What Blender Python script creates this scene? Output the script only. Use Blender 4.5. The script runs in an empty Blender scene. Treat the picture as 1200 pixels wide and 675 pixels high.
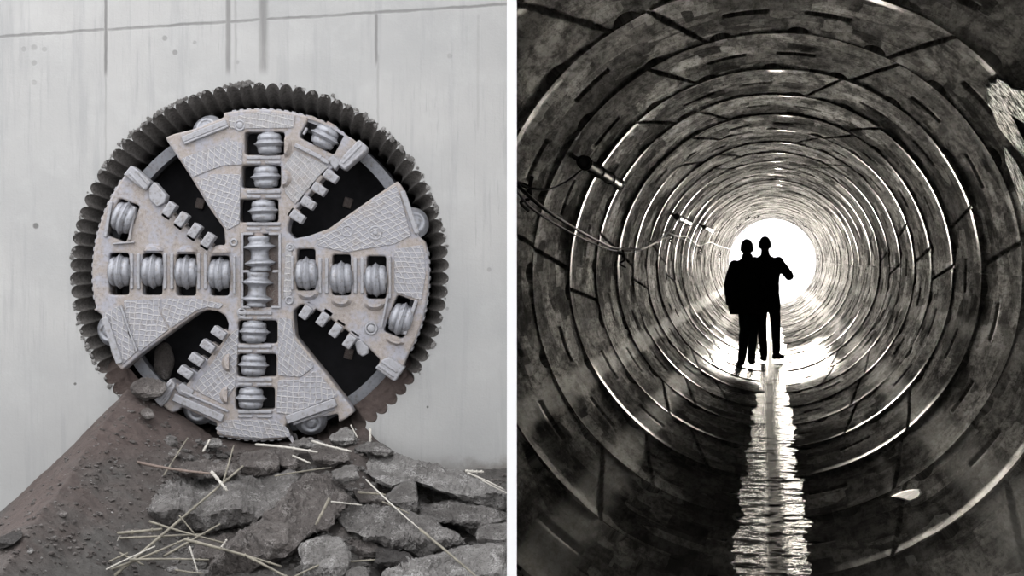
import bpy, bmesh, math, random
import numpy as np
from mathutils import Vector, Matrix, noise, Quaternion
random.seed(7); rng = np.random.default_rng(11)
PI = math.pi
SC = bpy.context.scene
COL = SC.collection
F = 2000.0            # focal length in pixels of the 1200 x 675 frame
EYE = 1.6
WY = 16.6             # distance of the concrete wall

def P(px, py, Y):
    return Vector(((px-600)*Y/F, Y, EYE-(py-337.5)*Y/F))

# ------------------------------------------------------------------ materials
TONE = (('wall_concrete', .565), ('plate_steel', .60), ('weld', .60), ('tooth', .60), ('roller', .62), ('soil', .37), ('grey_rubble', .66), ('pale_rubble', .68),
        ('brown_rubble', .60), ('dark_rubble', .45), ('straw', .56), ('pale_straw', .66), ('shield', .58), ('bored', .40), ('muddy', .7))
class NT:
    def __init__(s, name):
        s.mat = bpy.data.materials.new(name); s.mat.use_nodes = True
        s.nt = s.mat.node_tree; s.nt.nodes.clear()
        s.out = s.nt.nodes.new('ShaderNodeOutputMaterial')
        s.b = s.nt.nodes.new('ShaderNodeBsdfPrincipled')
        s.nt.links.new(s.b.outputs[0], s.out.inputs[0])
    def n(s, t, **kw):
        nd = s.nt.nodes.new(t)
        for k, v in kw.items(): setattr(nd, k, v)
        return nd
    def put(s, sock, v):
        if v is None: return
        if isinstance(v, bpy.types.NodeSocket): s.nt.links.new(v, sock)
        else: sock.default_value = v
    def m(s, op, a, b=None, c=None, clamp=False):
        nd = s.n('ShaderNodeMath', operation=op, use_clamp=clamp)
        s.put(nd.inputs[0], a); s.put(nd.inputs[1], b)
        if c is not None: s.put(nd.inputs[2], c)
        return nd.outputs[0]
    def v(s, op, a, b=None):
        nd = s.n('ShaderNodeVectorMath', operation=op); s.put(nd.inputs[0], a); s.put(nd.inputs[1], b)
        return nd.outputs[0]
    def obj(s): return s.n('ShaderNodeTexCoord').outputs['Object']
    def attr(s, name): return s.n('ShaderNodeAttribute', attribute_name=name).outputs['Vector']
    def sep(s, vec):
        nd = s.n('ShaderNodeSeparateXYZ'); s.put(nd.inputs[0], vec); return nd.outputs
    def comb(s, x, y, z):
        nd = s.n('ShaderNodeCombineXYZ')
        for i, q in enumerate((x, y, z)): s.put(nd.inputs[i], q)
        return nd.outputs[0]
    def noise(s, vec, scale, detail=4, rough=.55, dist=0.0):
        nd = s.n('ShaderNodeTexNoise'); s.put(nd.inputs['Vector'], vec)
        nd.inputs['Scale'].default_value = scale; nd.inputs['Detail'].default_value = detail
        nd.inputs['Roughness'].default_value = rough; nd.inputs['Distortion'].default_value = dist
        return nd.outputs['Fac']
    def vor(s, vec, scale, feature='F1', metric='EUCLIDEAN', out='Distance', rand=1.0):
        nd = s.n('ShaderNodeTexVoronoi', feature=feature)
        if feature != 'DISTANCE_TO_EDGE': nd.distance = metric
        s.put(nd.inputs['Vector'], vec); nd.inputs['Scale'].default_value = scale
        nd.inputs['Randomness'].default_value = rand
        return nd.outputs[out]
    def ramp(s, f, a, b, lo=0.0, hi=1.0, smooth=True):
        nd = s.n('ShaderNodeMapRange', interpolation_type='SMOOTHSTEP' if smooth else 'LINEAR')
        s.put(nd.inputs[0], f)
        for i, q in enumerate((a, b, lo, hi)): nd.inputs[1+i].default_value = q
        return nd.outputs[0]
    def mix(s, f, a, b, mode='MIX'):
        nd = s.n('ShaderNodeMix', data_type='RGBA', blend_type=mode)
        s.put(nd.inputs[0], f)
        for i, q in ((6, a), (7, b)):
            if isinstance(q, (tuple, list)): q = (*q[:3], 1.0)
            s.put(nd.inputs[i], q)
        return nd.outputs[2]
    def scale(s, colr, f):   # colour times a number socket
        nd = s.n('ShaderNodeVectorMath', operation='SCALE'); s.put(nd.inputs[0], colr); s.put(nd.inputs['Scale'], f)
        return nd.outputs[0]
    def bump(s, h, strength=.3, dist=.01, normal=None):
        nd = s.n('ShaderNodeBump'); nd.inputs['Strength'].default_value = strength
        nd.inputs['Distance'].default_value = dist; s.put(nd.inputs['Height'], h)
        if normal is not None: s.put(nd.inputs['Normal'], normal)
        return nd.outputs[0]
    def fin(s, color=None, rough=None, metal=None, normal=None, spec=None):
        k = next((v for q, v in TONE if s.mat.name.startswith(q)), 1.0)
        if color is not None:
            if isinstance(color, (tuple, list)): color = (*(q*k for q in color[:3]), 1.0)
            elif k != 1.0: color = s.scale(color, k)
            s.put(s.b.inputs['Base Color'], color)
        s.put(s.b.inputs['Roughness'], rough); s.put(s.b.inputs['Metallic'], metal)
        s.put(s.b.inputs['Normal'], normal); s.put(s.b.inputs['Specular IOR Level'], spec)
        return s.mat

M = {}
def simple(name, c, rough=.6, metal=0.0, var=.25, sc=20, bs=.3, bd=.004, c2=None):
    t = NT(name); o = t.obj()
    a = t.noise(o, sc, 5)
    c2 = c2 or tuple(q*(1-var) for q in c)
    f = t.ramp(a, .3, .7)
    M[name] = t.fin(t.mix(f, c2, c), rough, metal, t.bump(a, bs, bd))
    return M[name]

def steel_mat(name, base, tan, grid=None, tanlo=.45, tanhi=.75, rough=.5, metal=.35):
    t = NT(name); o = t.obj(); x, y, z = t.sep(o)
    n1 = t.noise(o, 4.5, 6, .65); n2 = t.noise(o, 28, 5, .6); n3 = t.noise(o, 110, 3, .6)
    f = t.ramp(n1, tanlo, tanhi)
    c = t.mix(f, base, tan)
    c = t.mix(t.ramp(n2, .45, .8, 0, .55), c, tuple(min(1, q*1.45) for q in base))
    c = t.mix(t.ramp(n2, .5, .30, 0, .6), c, tuple(q*.5 for q in tan))
    c = t.mix(t.m('MULTIPLY', t.ramp(n3, .5, .64, 0, .6), f), c, (.52, .49, .46))
    h = t.m('ADD', t.m('MULTIPLY', n2, .7), t.m('MULTIPLY', n3, .5))
    if grid:
        gx, gz, shear = grid
        w = t.noise(o, 9, 2); w2 = t.noise(t.v('ADD', o, (3.1, 7, 1)), 9, 2)
        X = t.m('ADD', t.m('DIVIDE', t.m('ADD', x, t.m('MULTIPLY', z, shear)), gx), t.m('MULTIPLY', w, .9))
        Z = t.m('ADD', t.m('DIVIDE', t.m('ADD', z, t.m('MULTIPLY', x, shear*.5)), gz), t.m('MULTIPLY', w2, .9))
        lx = t.ramp(t.m('ABSOLUTE', t.m('SUBTRACT', t.m('FRACT', X), .5)), .02, .17, 1, 0)
        lz = t.ramp(t.m('ABSOLUTE', t.m('SUBTRACT', t.m('FRACT', Z), .5)), .02, .17, 1, 0)
        g = t.m('MAXIMUM', lx, lz)
        g = t.m('MULTIPLY', g, t.ramp(n2, .2, .5, .35, 1))
        c = t.mix(t.m('MULTIPLY', g, .6), c, (.66, .64, .62))
        c = t.mix(t.m('MULTIPLY', t.m('SUBTRACT', 1, g), .22), c, (.25, .25, .28))
        h = t.m('ADD', h, t.m('MULTIPLY', g, 1.6))
    M[name] = t.fin(c, t.ramp(n2, .3, .7, rough-.08, rough+.2), t.ramp(f, 0, 1, metal, 0.0), t.bump(h, .55, .006))
    return M[name]

SILV = (.43, .43, .475); TAN = (.40, .345, .31)
steel_mat('plate_steel', SILV, TAN, None, .38, .56, .58, .15)
PXM = WY/F
steel_mat('weld_grid', (.42, .42, .455), TAN, (6.6*PXM, 6.2*PXM, 0.0), .5, .8, .58, .15)
steel_mat('weld_diamond', (.42, .42, .455), TAN, (7.0*PXM, 6.0*PXM, .35), .5, .8, .58, .15)
steel_mat('weld_fine', (.46, .455, .47), TAN, (3.6*PXM, 7*PXM, .1), .45, .75, .6, .12)
steel_mat('tooth_steel', (.42, .42, .445), TAN, None, .55, .85, .5, .25)
steel_mat('roller_steel', (.40, .41, .445), (.36, .32, .295), None, .56, .85, .4, .4)
steel_mat('muddy_steel', (.30, .27, .26), (.24, .18, .155), None, .35, .6, .75, .05)
steel_mat('shield_steel', (.27, .28, .31), (.22, .19, .17), None, .5, .8, .5, .3)
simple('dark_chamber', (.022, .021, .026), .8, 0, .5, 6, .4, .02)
simple('white_paint', (.97, .97, .97), .5, 0, .01, 30, .05, .001)
simple('straw', (.34, .31, .245), .7, 0, .45, 14, .3, .002)
simple('pale_straw', (.60, .57, .51), .7, 0, .25, 14, .3, .002)
simple('brown_twig', (.16, .12, .10), .8, 0, .4, 14, .3, .002)
simple('black_cloth', (.018, .017, .018), .9, 0, .4, 40, .3, .003)
simple('green_cloth', (.014, .036, .034), .9, 0, .4, 40, .3, .003)
simple('skin', (.09, .06, .045), .6, 0, .2, 30, .1, .001)
simple('hair', (.02, .017, .015), .7, 0, .3, 80, .5, .003)
simple('shoe_leather', (.012, .011, .011), .45, 0, .3, 50, .2, .002)
simple('cable_rubber', (.028, .027, .025), .45, 0, .2, 30, .2, .002)
simple('pale_cable', (.42, .39, .33), .4, 0, .2, 30, .2, .002)
simple('fixture_grey', (.06, .058, .052), .35, .4, .5, 25, .3, .003)
simple('tube_glass', (.72, .71, .68), .2, 0, .1, 25, .1, .001)
simple('bracket_iron', (.035, .03, .026), .6, .4, .4, 25, .3, .003)
simple('pale_scrap', (.8, .79, .75), .35, 0, .3, 20, .4, .006)
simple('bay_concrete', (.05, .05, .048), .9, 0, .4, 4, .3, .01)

def rock_mat(name, c, c2, c3):
    t = NT(name); o = t.obj()
    a = t.noise(o, 3.2, 6, .65); b = t.noise(o, 16, 6, .7); d = t.noise(o, 60, 4, .7)
    col = t.mix(t.ramp(a, .35, .62), c, c2)
    e = t.noise(o, 5, 7, .8)
    col = t.mix(t.m('MULTIPLY', t.ramp(e, .50, .60), t.ramp(d, .40, .58, 0, 1.0)), col, c3)
    col = t.mix(t.ramp(d, .48, .34, 0, .75), col, tuple(q*.3 for q in c))
    h = t.m('ADD', t.m('MULTIPLY', b, 1.0), t.m('MULTIPLY', d, .6))
    M[name] = t.fin(col, .92, 0.0, t.bump(h, 1.0, .05))
rock_mat('grey_rubble', (.125, .115, .108), (.225, .212, .202), (.42, .405, .39))
rock_mat('pale_rubble', (.18, .169, .160), (.315, .303, .290), (.54, .525, .51))
rock_mat('brown_rubble', (.112, .095, .087), (.178, .157, .145), (.34, .315, .298))
rock_mat('dark_rubble', (.055, .048, .044), (.09, .08, .075), (.14, .13, .125))

def soil_mat():
    t = NT('soil'); o = t.obj(); x, y, z = t.sep(o)
    a = t.noise(o, 1.3, 5, .6); b = t.noise(o, 9, 6, .7); d = t.noise(o, 45, 5, .75)
    brown = t.mix(t.ramp(b, .3, .7), (.125, .088, .077), (.205, .152, .134))
    grey = t.mix(t.ramp(b, .3, .7), (.098, .088, .080), (.20, .188, .175))
    f = t.m('ADD', t.ramp(x, -4.2, -3.2), t.ramp(a, .4, .7, -.5, .5), clamp=True)
    f = t.m('MULTIPLY', f, t.ramp(z, .25, -.05), clamp=True)
    low = t.ramp(z, -.25, -.6)
    f = t.m('MAXIMUM', f, low)
    col = t.mix(f, brown, grey)
    col = t.mix(t.ramp(d, .62, .74, 0, .6), col, (.34, .31, .29))
    col = t.mix(t.ramp(d, .42, .3, 0, .6), col, (.045, .037, .033))
    h = t.m('ADD', b, t.m('MULTIPLY', d, .7))
    M['soil'] = t.fin(col, .95, 0.0, t.bump(h, .9, .03))
soil_mat()

def wall_mat():
    t = NT('wall_concrete'); o = t.obj(); x, y, z = t.sep(o)
    big = t.noise(o, .55, 5, .55); mid = t.noise(o, 2.5, 6, .65); fine = t.noise(o, 40, 4, .7)
    streak = t.noise(t.v('MULTIPLY', o, (1, 1, .07)), 9, 5, .65)
    col = t.mix(t.ramp(big, .3, .7), (.490, .492, .485), (.61, .602, .585))
    col = t.mix(t.ramp(mid, .45, .75, 0, .45), col, (.66, .66, .645))
    col = t.mix(t.ramp(streak, .50, .70, 0, .50), col, (.42, .425, .425))
    s2 = t.noise(t.v('MULTIPLY', o, (1, 1, .05)), 32, 4, .7)
    col = t.mix(t.m('MULTIPLY', t.ramp(s2, .56, .72, 0, .5), t.ramp(big, .42, .62)), col, (.33, .335, .34))
    col = t.mix(t.ramp(fine, .6, .75, 0, .25), col, (.40, .40, .39))
    col = t.mix(t.m('MULTIPLY', t.ramp(z, 2.0, -.4), .42), col, (.42, .425, .42))
    def X(px): return (px-600)*PXM
    def Z(py): return EYE-(py-337.5)*PXM
    wob = t.m('MULTIPLY', t.m('SUBTRACT', t.noise(o, 6, 3), .5), .03)
    masks = None
    # pour line rising to the right
    k = (Z(5)-Z(43))/(X(594)-X(0))
    dz = t.m('ABSOLUTE', t.m('ADD', t.m('SUBTRACT', t.m('SUBTRACT', z, Z(43)), t.m('MULTIPLY', t.m('SUBTRACT', x, X(0)), k)), wob))
    masks = t.m('MULTIPLY', t.ramp(dz, .004, .022, .62, 0), t.ramp(mid, .3, .6, .55, 1))
    for px, w, ylo, yhi, st in ((124, 1.6, 95, -80, .75), (124, .8, 240, 60, .22), (267.5, 3, 92, -80, .6), (276, 1.2, 92, -80, .3),
                                (309, 6, 92, -80, .62), (441, 1.5, 82, 12, .6), (443, 1, 190, 60, .25), (560, 1.2, 160, 14, .16)):
        d = t.m('ABSOLUTE', t.m('ADD', t.m('SUBTRACT', x, X(px)), t.m('MULTIPLY', wob, .5)))
        line = t.ramp(d, w*PXM*.35, w*PXM*1.15+.008, st, 0)
        line = t.m('MULTIPLY', line, t.ramp(z, Z(ylo), Z(ylo)+.12))
        line = t.m('MULTIPLY', line, t.ramp(z, Z(yhi)-.06, Z(yhi), 1, 0))
        line = t.m('MULTIPLY', line, t.ramp(streak, .3, .55, .5, 1))
        masks = t.m('MAXIMUM', masks, line)
    for px, py, r, st in ((42, 265, 3.4, .8), (205, 62, 3, .5), (193, 45, 3, .4), (40, 56, 3.5, .28), (28, 58, 3, .25), (52, 58, 3, .25), (40, 74, 3.2, .3),
                          (40, 97, 3, .22), (88, 450, 1.8, .9), (501, 477, 1.6, .9), (527, 66, 3, .22), (278, 73, 2.6, .3), (228, 50, 2.5, .3), (573, 316, 2.5, .3), (524, 362, 2, .4)):
        dd = t.m('SQRT', t.m('ADD', t.m('POWER', t.m('SUBTRACT', x, X(px)), 2), t.m('POWER', t.m('SUBTRACT', z, Z(py)), 2)))
        masks = t.m('MAXIMUM', masks, t.ramp(t.m('ADD', dd, t.m('MULTIPLY', wob, .4)), r*PXM*.6, r*PXM*1.3, st, 0))
    col = t.mix(masks, col, (.15, .145, .14))
    # earth splashed on the foot of the wall at the right
    e = t.m('MULTIPLY', t.ramp(x, X(455), X(585)), t.ramp(t.m('ADD', z, t.m('MULTIPLY', t.m('SUBTRACT', mid, .5), .5)), Z(533), Z(552)))
    col = t.mix(t.m('MULTIPLY', e, .8), col, (.21, .185, .165))
    M['wall_concrete'] = t.fin(col, .85, 0.0, t.bump(t.m('SUBTRACT', t.m('ADD', mid, t.m('MULTIPLY', fine, .5)), t.m('MULTIPLY', masks, 1.5)), .35, .012))
wall_mat()

def bore_mat():
    t = NT('bored_concrete'); o = t.obj(); x, y, z = t.sep(o)
    a = t.noise(o, 5, 6, .7); b = t.noise(o, 30, 5, .7)
    c = t.mix(t.ramp(b, .3, .7), (.11, .10, .09), (.27, .25, .235))
    mud = t.ramp(t.m('ADD', z, t.m('MULTIPLY', t.m('SUBTRACT', a, .5), .8)), -.85, -1.15)
    c = t.mix(mud, c, (.115, .085, .072))
    M['bored_concrete'] = t.fin(c, .9, 0.0, t.bump(t.m('ADD', a, b), .6, .012))
bore_mat()

def tunnel_mat():
    t = NT('lining_concrete'); uv = t.attr('ringuv'); u, v, lip = t.sep(uv)
    blot = t.noise(t.v('MULTIPLY', uv, (1.3, .6, 1)), 1.6, 6, .65)
    s_a = t.noise(t.v('MULTIPLY', uv, (1.3, 6.5, 1)), 2.0, 7, .72, .5); s_b = t.noise(t.v('MULTIPLY', uv, (3.6, .8, 1)), 1.5, 8, .74, .4)
    wgt = t.ramp(v, 11, 26, .16, .85)
    strk = t.m('ADD', t.m('MULTIPLY', s_a, wgt), t.m('MULTIPLY', s_b, t.m('SUBTRACT', 1, wgt)))
    fine = t.noise(t.v('MULTIPLY', uv, (26, 4, 1)), 1.0, 6, .8)
    warp = t.v('ADD', t.v('MULTIPLY', uv, (1.9, 1.1, 1)), t.comb(t.m('MULTIPLY', blot, .15), 0, 0))
    cell = t.sep(t.vor(warp, 1.4, metric='CHEBYCHEV', out='Color', rand=.9))[0]
    cell2 = t.sep(t.vor(t.v('MULTIPLY', uv, (5, 2.2, 1)), 1.2, metric='CHEBYCHEV', out='Color', rand=1))[1]
    c = t.mix(t.ramp(strk, .40, .60), (.045, .041, .035), (.26, .24, .205))
    c = t.mix(t.ramp(blot, .4, .65, 0, .6), c, (.085, .078, .068))
    c = t.scale(c, t.ramp(cell, 0, 1, .45, 1.5, False))
    c = t.mix(t.ramp(cell2, .88, .93, 0, .5), c, (.33, .31, .27))
    c = t.mix(t.ramp(cell2, .10, .06, 0, .5), c, (.03, .028, .025))
    c = t.mix(t.ramp(fine, .56, .36, .0, .65), c, (.028, .026, .022))
    R = 1.4
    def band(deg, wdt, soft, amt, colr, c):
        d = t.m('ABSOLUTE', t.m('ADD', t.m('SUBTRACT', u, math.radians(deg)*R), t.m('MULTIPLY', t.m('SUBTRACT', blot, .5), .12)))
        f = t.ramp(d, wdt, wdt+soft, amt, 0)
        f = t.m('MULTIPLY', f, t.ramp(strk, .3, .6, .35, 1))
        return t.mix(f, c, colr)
    c = band(209, .05, .06, .75, (.36, .34, .30), c)  # pale dusty stripes, also painting light rays from the exit lengthwise
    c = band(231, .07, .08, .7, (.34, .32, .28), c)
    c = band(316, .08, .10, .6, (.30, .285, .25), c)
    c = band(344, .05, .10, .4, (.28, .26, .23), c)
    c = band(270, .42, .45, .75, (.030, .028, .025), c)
    ub = t.m('ABSOLUTE', t.m('SUBTRACT', u, 1.5*PI*R))
    low = t.ramp(ub, .5, 1.9, 1, 0)
    film = t.m('MULTIPLY', t.ramp(strk, .40, .60, .17, .80), t.ramp(cell, 0, 1, .38, 1.3, False))
    film = t.m('MULTIPLY', film, t.ramp(fine, .36, .60, .25, 1.1))
    film = t.m('MULTIPLY', film, t.ramp(blot, .38, .62, 1.15, .55))
    film = t.m('MULTIPLY', film, t.ramp(v, 24, 40, 1.0, 1.6))
    film = t.m('MULTIPLY', film, t.ramp(cell2, .88, .93, 1, 1.9))
    film = t.m('MULTIPLY', film, t.ramp(cell2, .06, .12, .25, 1))
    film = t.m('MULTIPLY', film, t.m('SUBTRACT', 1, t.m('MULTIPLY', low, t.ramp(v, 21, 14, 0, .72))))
    for deg, wd, am in ((209, .07, .5), (231, .08, .62), (316, .09, .46), (300, .04, .15), (344, .05, .22), (196, .03, .12)):  # gloss raised along the stripes to strengthen the painted light rays
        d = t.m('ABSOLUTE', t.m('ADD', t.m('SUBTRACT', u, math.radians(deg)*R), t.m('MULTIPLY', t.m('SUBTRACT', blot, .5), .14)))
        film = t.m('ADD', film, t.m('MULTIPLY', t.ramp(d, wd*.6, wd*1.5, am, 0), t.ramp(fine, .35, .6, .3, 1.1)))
    pud = t.m('MULTIPLY', t.ramp(t.m('ADD', ub, t.m('MULTIPLY', t.m('SUBTRACT', blot, .5), .5)), .75, .95, 1, 0), t.m('MULTIPLY', t.ramp(v, 19.5, 21, 0, 1), t.ramp(v, 29, 27, 0, 1)))
    film = t.m('ADD', t.m('ADD', film, lip), t.m('MULTIPLY', pud, .8), clamp=True)
    r = t.ramp(strk, .3, .7, .40, .58)
    r = t.m('MULTIPLY', r, t.m('SUBTRACT', 1, t.m('MULTIPLY', t.m('MAXIMUM', lip, pud), .5)))
    h = t.m('ADD', t.m('MULTIPLY', strk, .8), t.m('ADD', t.m('MULTIPLY', fine, .7), t.m('MULTIPLY', cell2, .12)))
    bmp = t.bump(h, .6, .008)
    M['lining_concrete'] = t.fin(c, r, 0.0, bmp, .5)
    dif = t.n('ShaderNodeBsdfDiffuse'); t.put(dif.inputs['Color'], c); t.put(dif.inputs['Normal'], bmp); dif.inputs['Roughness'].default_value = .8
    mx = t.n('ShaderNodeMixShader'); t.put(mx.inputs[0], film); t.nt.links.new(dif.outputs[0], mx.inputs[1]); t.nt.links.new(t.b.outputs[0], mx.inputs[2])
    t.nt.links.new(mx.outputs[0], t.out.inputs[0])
tunnel_mat()

def water_mat():
    t = NT('shallow_water'); o = t.obj(); x, y, z = t.sep(o)
    a = t.noise(t.v('MULTIPLY', o, (3.0, 13, 1)), 1.5, 5, .65, .5); b = t.noise(t.v('MULTIPLY', o, (16, 14, 1)), 2.8, 6, .8, .3)
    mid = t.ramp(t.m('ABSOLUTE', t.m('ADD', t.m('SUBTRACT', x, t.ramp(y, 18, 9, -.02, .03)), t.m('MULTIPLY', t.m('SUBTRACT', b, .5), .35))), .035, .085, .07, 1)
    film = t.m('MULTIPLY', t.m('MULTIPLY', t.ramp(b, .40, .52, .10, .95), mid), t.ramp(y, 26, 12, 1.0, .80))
    bmp = t.bump(t.m('ADD', a, t.m('MULTIPLY', b, .5)), .8, .012)
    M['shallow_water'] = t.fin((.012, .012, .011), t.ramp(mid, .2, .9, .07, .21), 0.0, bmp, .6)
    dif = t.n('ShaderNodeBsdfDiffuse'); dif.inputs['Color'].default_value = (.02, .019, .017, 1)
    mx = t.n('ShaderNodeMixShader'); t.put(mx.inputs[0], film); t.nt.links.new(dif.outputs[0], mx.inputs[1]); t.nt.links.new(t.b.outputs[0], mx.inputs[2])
    t.nt.links.new(mx.outputs[0], t.out.inputs[0])
water_mat()

def deposit_mat():
    t = NT('lime_deposit'); o = t.obj()
    a = t.noise(o, 22, 6, .8); b = t.noise(o, 7, 4)
    c = t.mix(t.ramp(a, .44, .56), (.05, .048, .045), (.85, .85, .83))
    M['lime_deposit'] = t.fin(c, t.ramp(a, .4, .6, .9, .3), 0.0, t.bump(a, 1, .06), .8)
deposit_mat()

# ------------------------------------------------------------------ mesh helpers
def link(o, parent=None):
    COL.objects.link(o)
    if parent is not None: o.parent = parent
    return o
def mobj(name, me, mat, parent=None, smooth=False):
    o = bpy.data.objects.new(name, me); link(o, parent)
    if mat is not None: me.materials.append(M[mat] if isinstance(mat, str) else mat)
    if smooth:
        me.polygons.foreach_set('use_smooth', [True]*len(me.polygons))
    return o
def bobj(name, bm, mat, parent=None, smooth=False):
    bmesh.ops.recalc_face_normals(bm, faces=bm.faces)
    me = bpy.data.meshes.new(name); bm.to_mesh(me); bm.free()
    return mobj(name, me, mat, parent, smooth)
def npmesh(name, V, Q, mat, parent=None, smooth=False, attr=None):
    me = bpy.data.meshes.new(name)
    me.vertices.add(len(V)); me.vertices.foreach_set('co', np.asarray(V, dtype=np.float32).ravel())
    nq = len(Q); Q = np.asarray(Q, dtype=np.int32)
    me.loops.add(nq*4); me.loops.foreach_set('vertex_index', Q.ravel())
    me.polygons.add(nq); me.polygons.foreach_set('loop_start', np.arange(0, nq*4, 4, dtype=np.int32))
    me.update(calc_edges=True); me.validate()
    if attr is not None:
        a = me.attributes.new('ringuv', 'FLOAT_VECTOR', 'POINT'); a.data.foreach_set('vector', np.asarray(attr, dtype=np.float32).ravel())
    return mobj(name, me, mat, parent, smooth)
def tag(o, label=None, cat=None, group=None, kind=None):
    if label: o['label'] = label
    if cat: o['category'] = cat
    if group: o['group'] = group
    if kind: o['kind'] = kind
    return o
def empty(name, loc, label=None, cat=None, group=None):
    o = bpy.data.objects.new(name, None); o.location = loc; o.empty_display_size = .1; link(o)
    return tag(o, label, cat, group)
def bake(o):
    dg = bpy.context.evaluated_depsgraph_get(); dg.update()
    me = bpy.data.meshes.new_from_object(o.evaluated_get(dg))
    return me
def add_box(bm, c, size, rot=None, bev=0.0):
    r = bmesh.ops.create_cube(bm, size=1.0)
    vs = r['verts']
    mt = Matrix.Translation(Vector(c)) @ ((rot.to_4x4() if rot is not None else Matrix.Identity(4))) @ Matrix.Diagonal((*size, 1))
    bmesh.ops.transform(bm, matrix=mt, verts=vs)
    if bev > 0:
        es = set()
        for v in vs:
            for e in v.link_edges: es.add(e)
        bmesh.ops.bevel(bm, geom=list(es), offset=bev, segments=2, affect='EDGES', profile=.6)
def add_lathe(bm, prof, axis, c, seg=32, u0=None):
    """prof: list of (along, radius); axis unit vector; c centre"""
    axis = Vector(axis).normalized(); t1 = axis.orthogonal().normalized(); t2 = axis.cross(t1)
    rings = []
    for a, r in prof:
        rings.append([bm.verts.new(Vector(c)+axis*a+(t1*math.cos(2*PI*i/seg)+t2*math.sin(2*PI*i/seg))*r) for i in range(seg)])
    for q, w in zip(rings, rings[1:]):
        for i in range(seg):
            bm.faces.new((q[i], q[(i+1) % seg], w[(i+1) % seg], w[i]))
    bm.faces.new(rings[0]); bm.faces.new(rings[-1])
def add_tube(bm, pts, rad, seg=8):
    pts = [Vector(p) for p in pts]; rings = []
    prev = None
    for i, p in enumerate(pts):
        d = (pts[min(i+1, len(pts)-1)]-pts[max(i-1, 0)]).normalized()
        if prev is None: t1 = d.orthogonal().normalized()
        else:
            t1 = (prev-d*prev.dot(d)); t1 = t1.normalized() if t1.length > 1e-5 else d.orthogonal().normalized()
        prev = t1; t2 = d.cross(t1)
        r = rad[i] if isinstance(rad, (list, tuple)) else rad
        rings.append([bm.verts.new(p+(t1*math.cos(2*PI*k/seg)+t2*math.sin(2*PI*k/seg))*r) for k in range(seg)])
    for q, w in zip(rings, rings[1:]):
        for k in range(seg): bm.faces.new((q[k], q[(k+1) % seg], w[(k+1) % seg], w[k]))
    bm.faces.new(rings[0]); bm.faces.new(list(reversed(rings[-1])))
def add_ball(bm, c, r, sub=3):
    q = bmesh.ops.create_icosphere(bm, subdivisions=sub, radius=1.0)
    rr = r if isinstance(r, (tuple, list)) else (r, r, r)
    bmesh.ops.transform(bm, matrix=Matrix.Translation(Vector(c)) @ Matrix.Diagonal((*rr, 1)), verts=q['verts'])
    return q['verts']
def smooth_path(pts, n=6):
    pts = [Vector(p) for p in pts]; out = []
    for i in range(len(pts)-1):
        p0 = pts[max(i-1, 0)]; p1 = pts[i]; p2 = pts[i+1]; p3 = pts[min(i+2, len(pts)-1)]
        for k in range(n):
            t = k/n
            out.append(.5*((2*p1)+(-p0+p2)*t+(2*p0-5*p1+4*p2-p3)*t*t+(-p0+3*p1-3*p2+p3)*t**3))
    out.append(pts[-1]); return out
def rounded(pts, r, n=4):
    """round the corners of a 2-D polygon"""
    out = []; m = len(pts)
    for i in range(m):
        a = Vector(pts[i-1]); b = Vector(pts[i]); c = Vector(pts[(i+1) % m])
        d1 = (a-b); d2 = (c-b); rr = min(r, d1.length*.45, d2.length*.45)
        p = b+d1.normalized()*rr; q = b+d2.normalized()*rr
        for k in range(n+1):
            t = k/n; out.append(tuple((p*(1-t)**2+b*2*t*(1-t)+q*t*t)))
    return out

# ================================================================== SETTING
def box_struct(name, lo, hi, mat):
    bm = bmesh.new(); lo = Vector(lo); hi = Vector(hi)
    add_box(bm, (lo+hi)/2, hi-lo)
    o = bobj(name, bm, mat); tag(o, kind='structure'); return o

# white partition standing edge-on to the viewer
PT = 11.6*5.0/F
box_struct('wall_partition', (-PT/2-.0005, 5.0, -1.6), (PT/2-.0005, 17.4, 8.0), 'white_paint')

# cutter head frame: px units about (304,320)
HY = 16.5; S = HY/F; HC = P(304, 320, HY)
WS = WY/F; HOLE_C = P(304, 318.5, WY)
NL = 86
def scallop(rbase, amp, n=NL, per=12):
    pts = []
    for i in range(n):
        for k in range(per):
            t = (k/per)
            a = 2*PI*(i+t)/n
            r = rbase+amp*abs(math.sin(PI*t))**.62
            r += .9*noise.noise(Vector((math.cos(a)*9, math.sin(a)*9, 3)))
            pts.append((r*math.cos(a), r*math.sin(a)))
    return pts
hole = scallop(214.5, 7.5)

def flat_shape(loops, ext, bev=0.0, res=2):
    """filled 2-D outline with holes, extruded, as mesh in XY (z = thickness)"""
    cu = bpy.data.curves.new('shape', 'CURVE'); cu.dimensions = '2D'; cu.fill_mode = 'BOTH'
    cu.extrude = max(ext-bev, 0); cu.bevel_depth = bev; cu.bevel_resolution = res; cu.offset = -bev
    for L in loops:
        sp = cu.splines.new('POLY'); sp.points.add(len(L)-1)
        for i, (x, y) in enumerate(L): sp.points[i].co = (x, y, 0, 1)
        sp.use_cyclic_u = True
    o = bpy.data.objects.new('shape', cu); COL.objects.link(o)
    me = bake(o); bpy.data.objects.remove(o); bpy.data.curves.remove(cu)
    return me
TOXZ = Matrix(((1, 0, 0, 0), (0, 0, -1, 0), (0, 1, 0, 0), (0, 0, 0, 1)))   # XY -> XZ, +z -> -Y (towards viewer)

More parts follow.
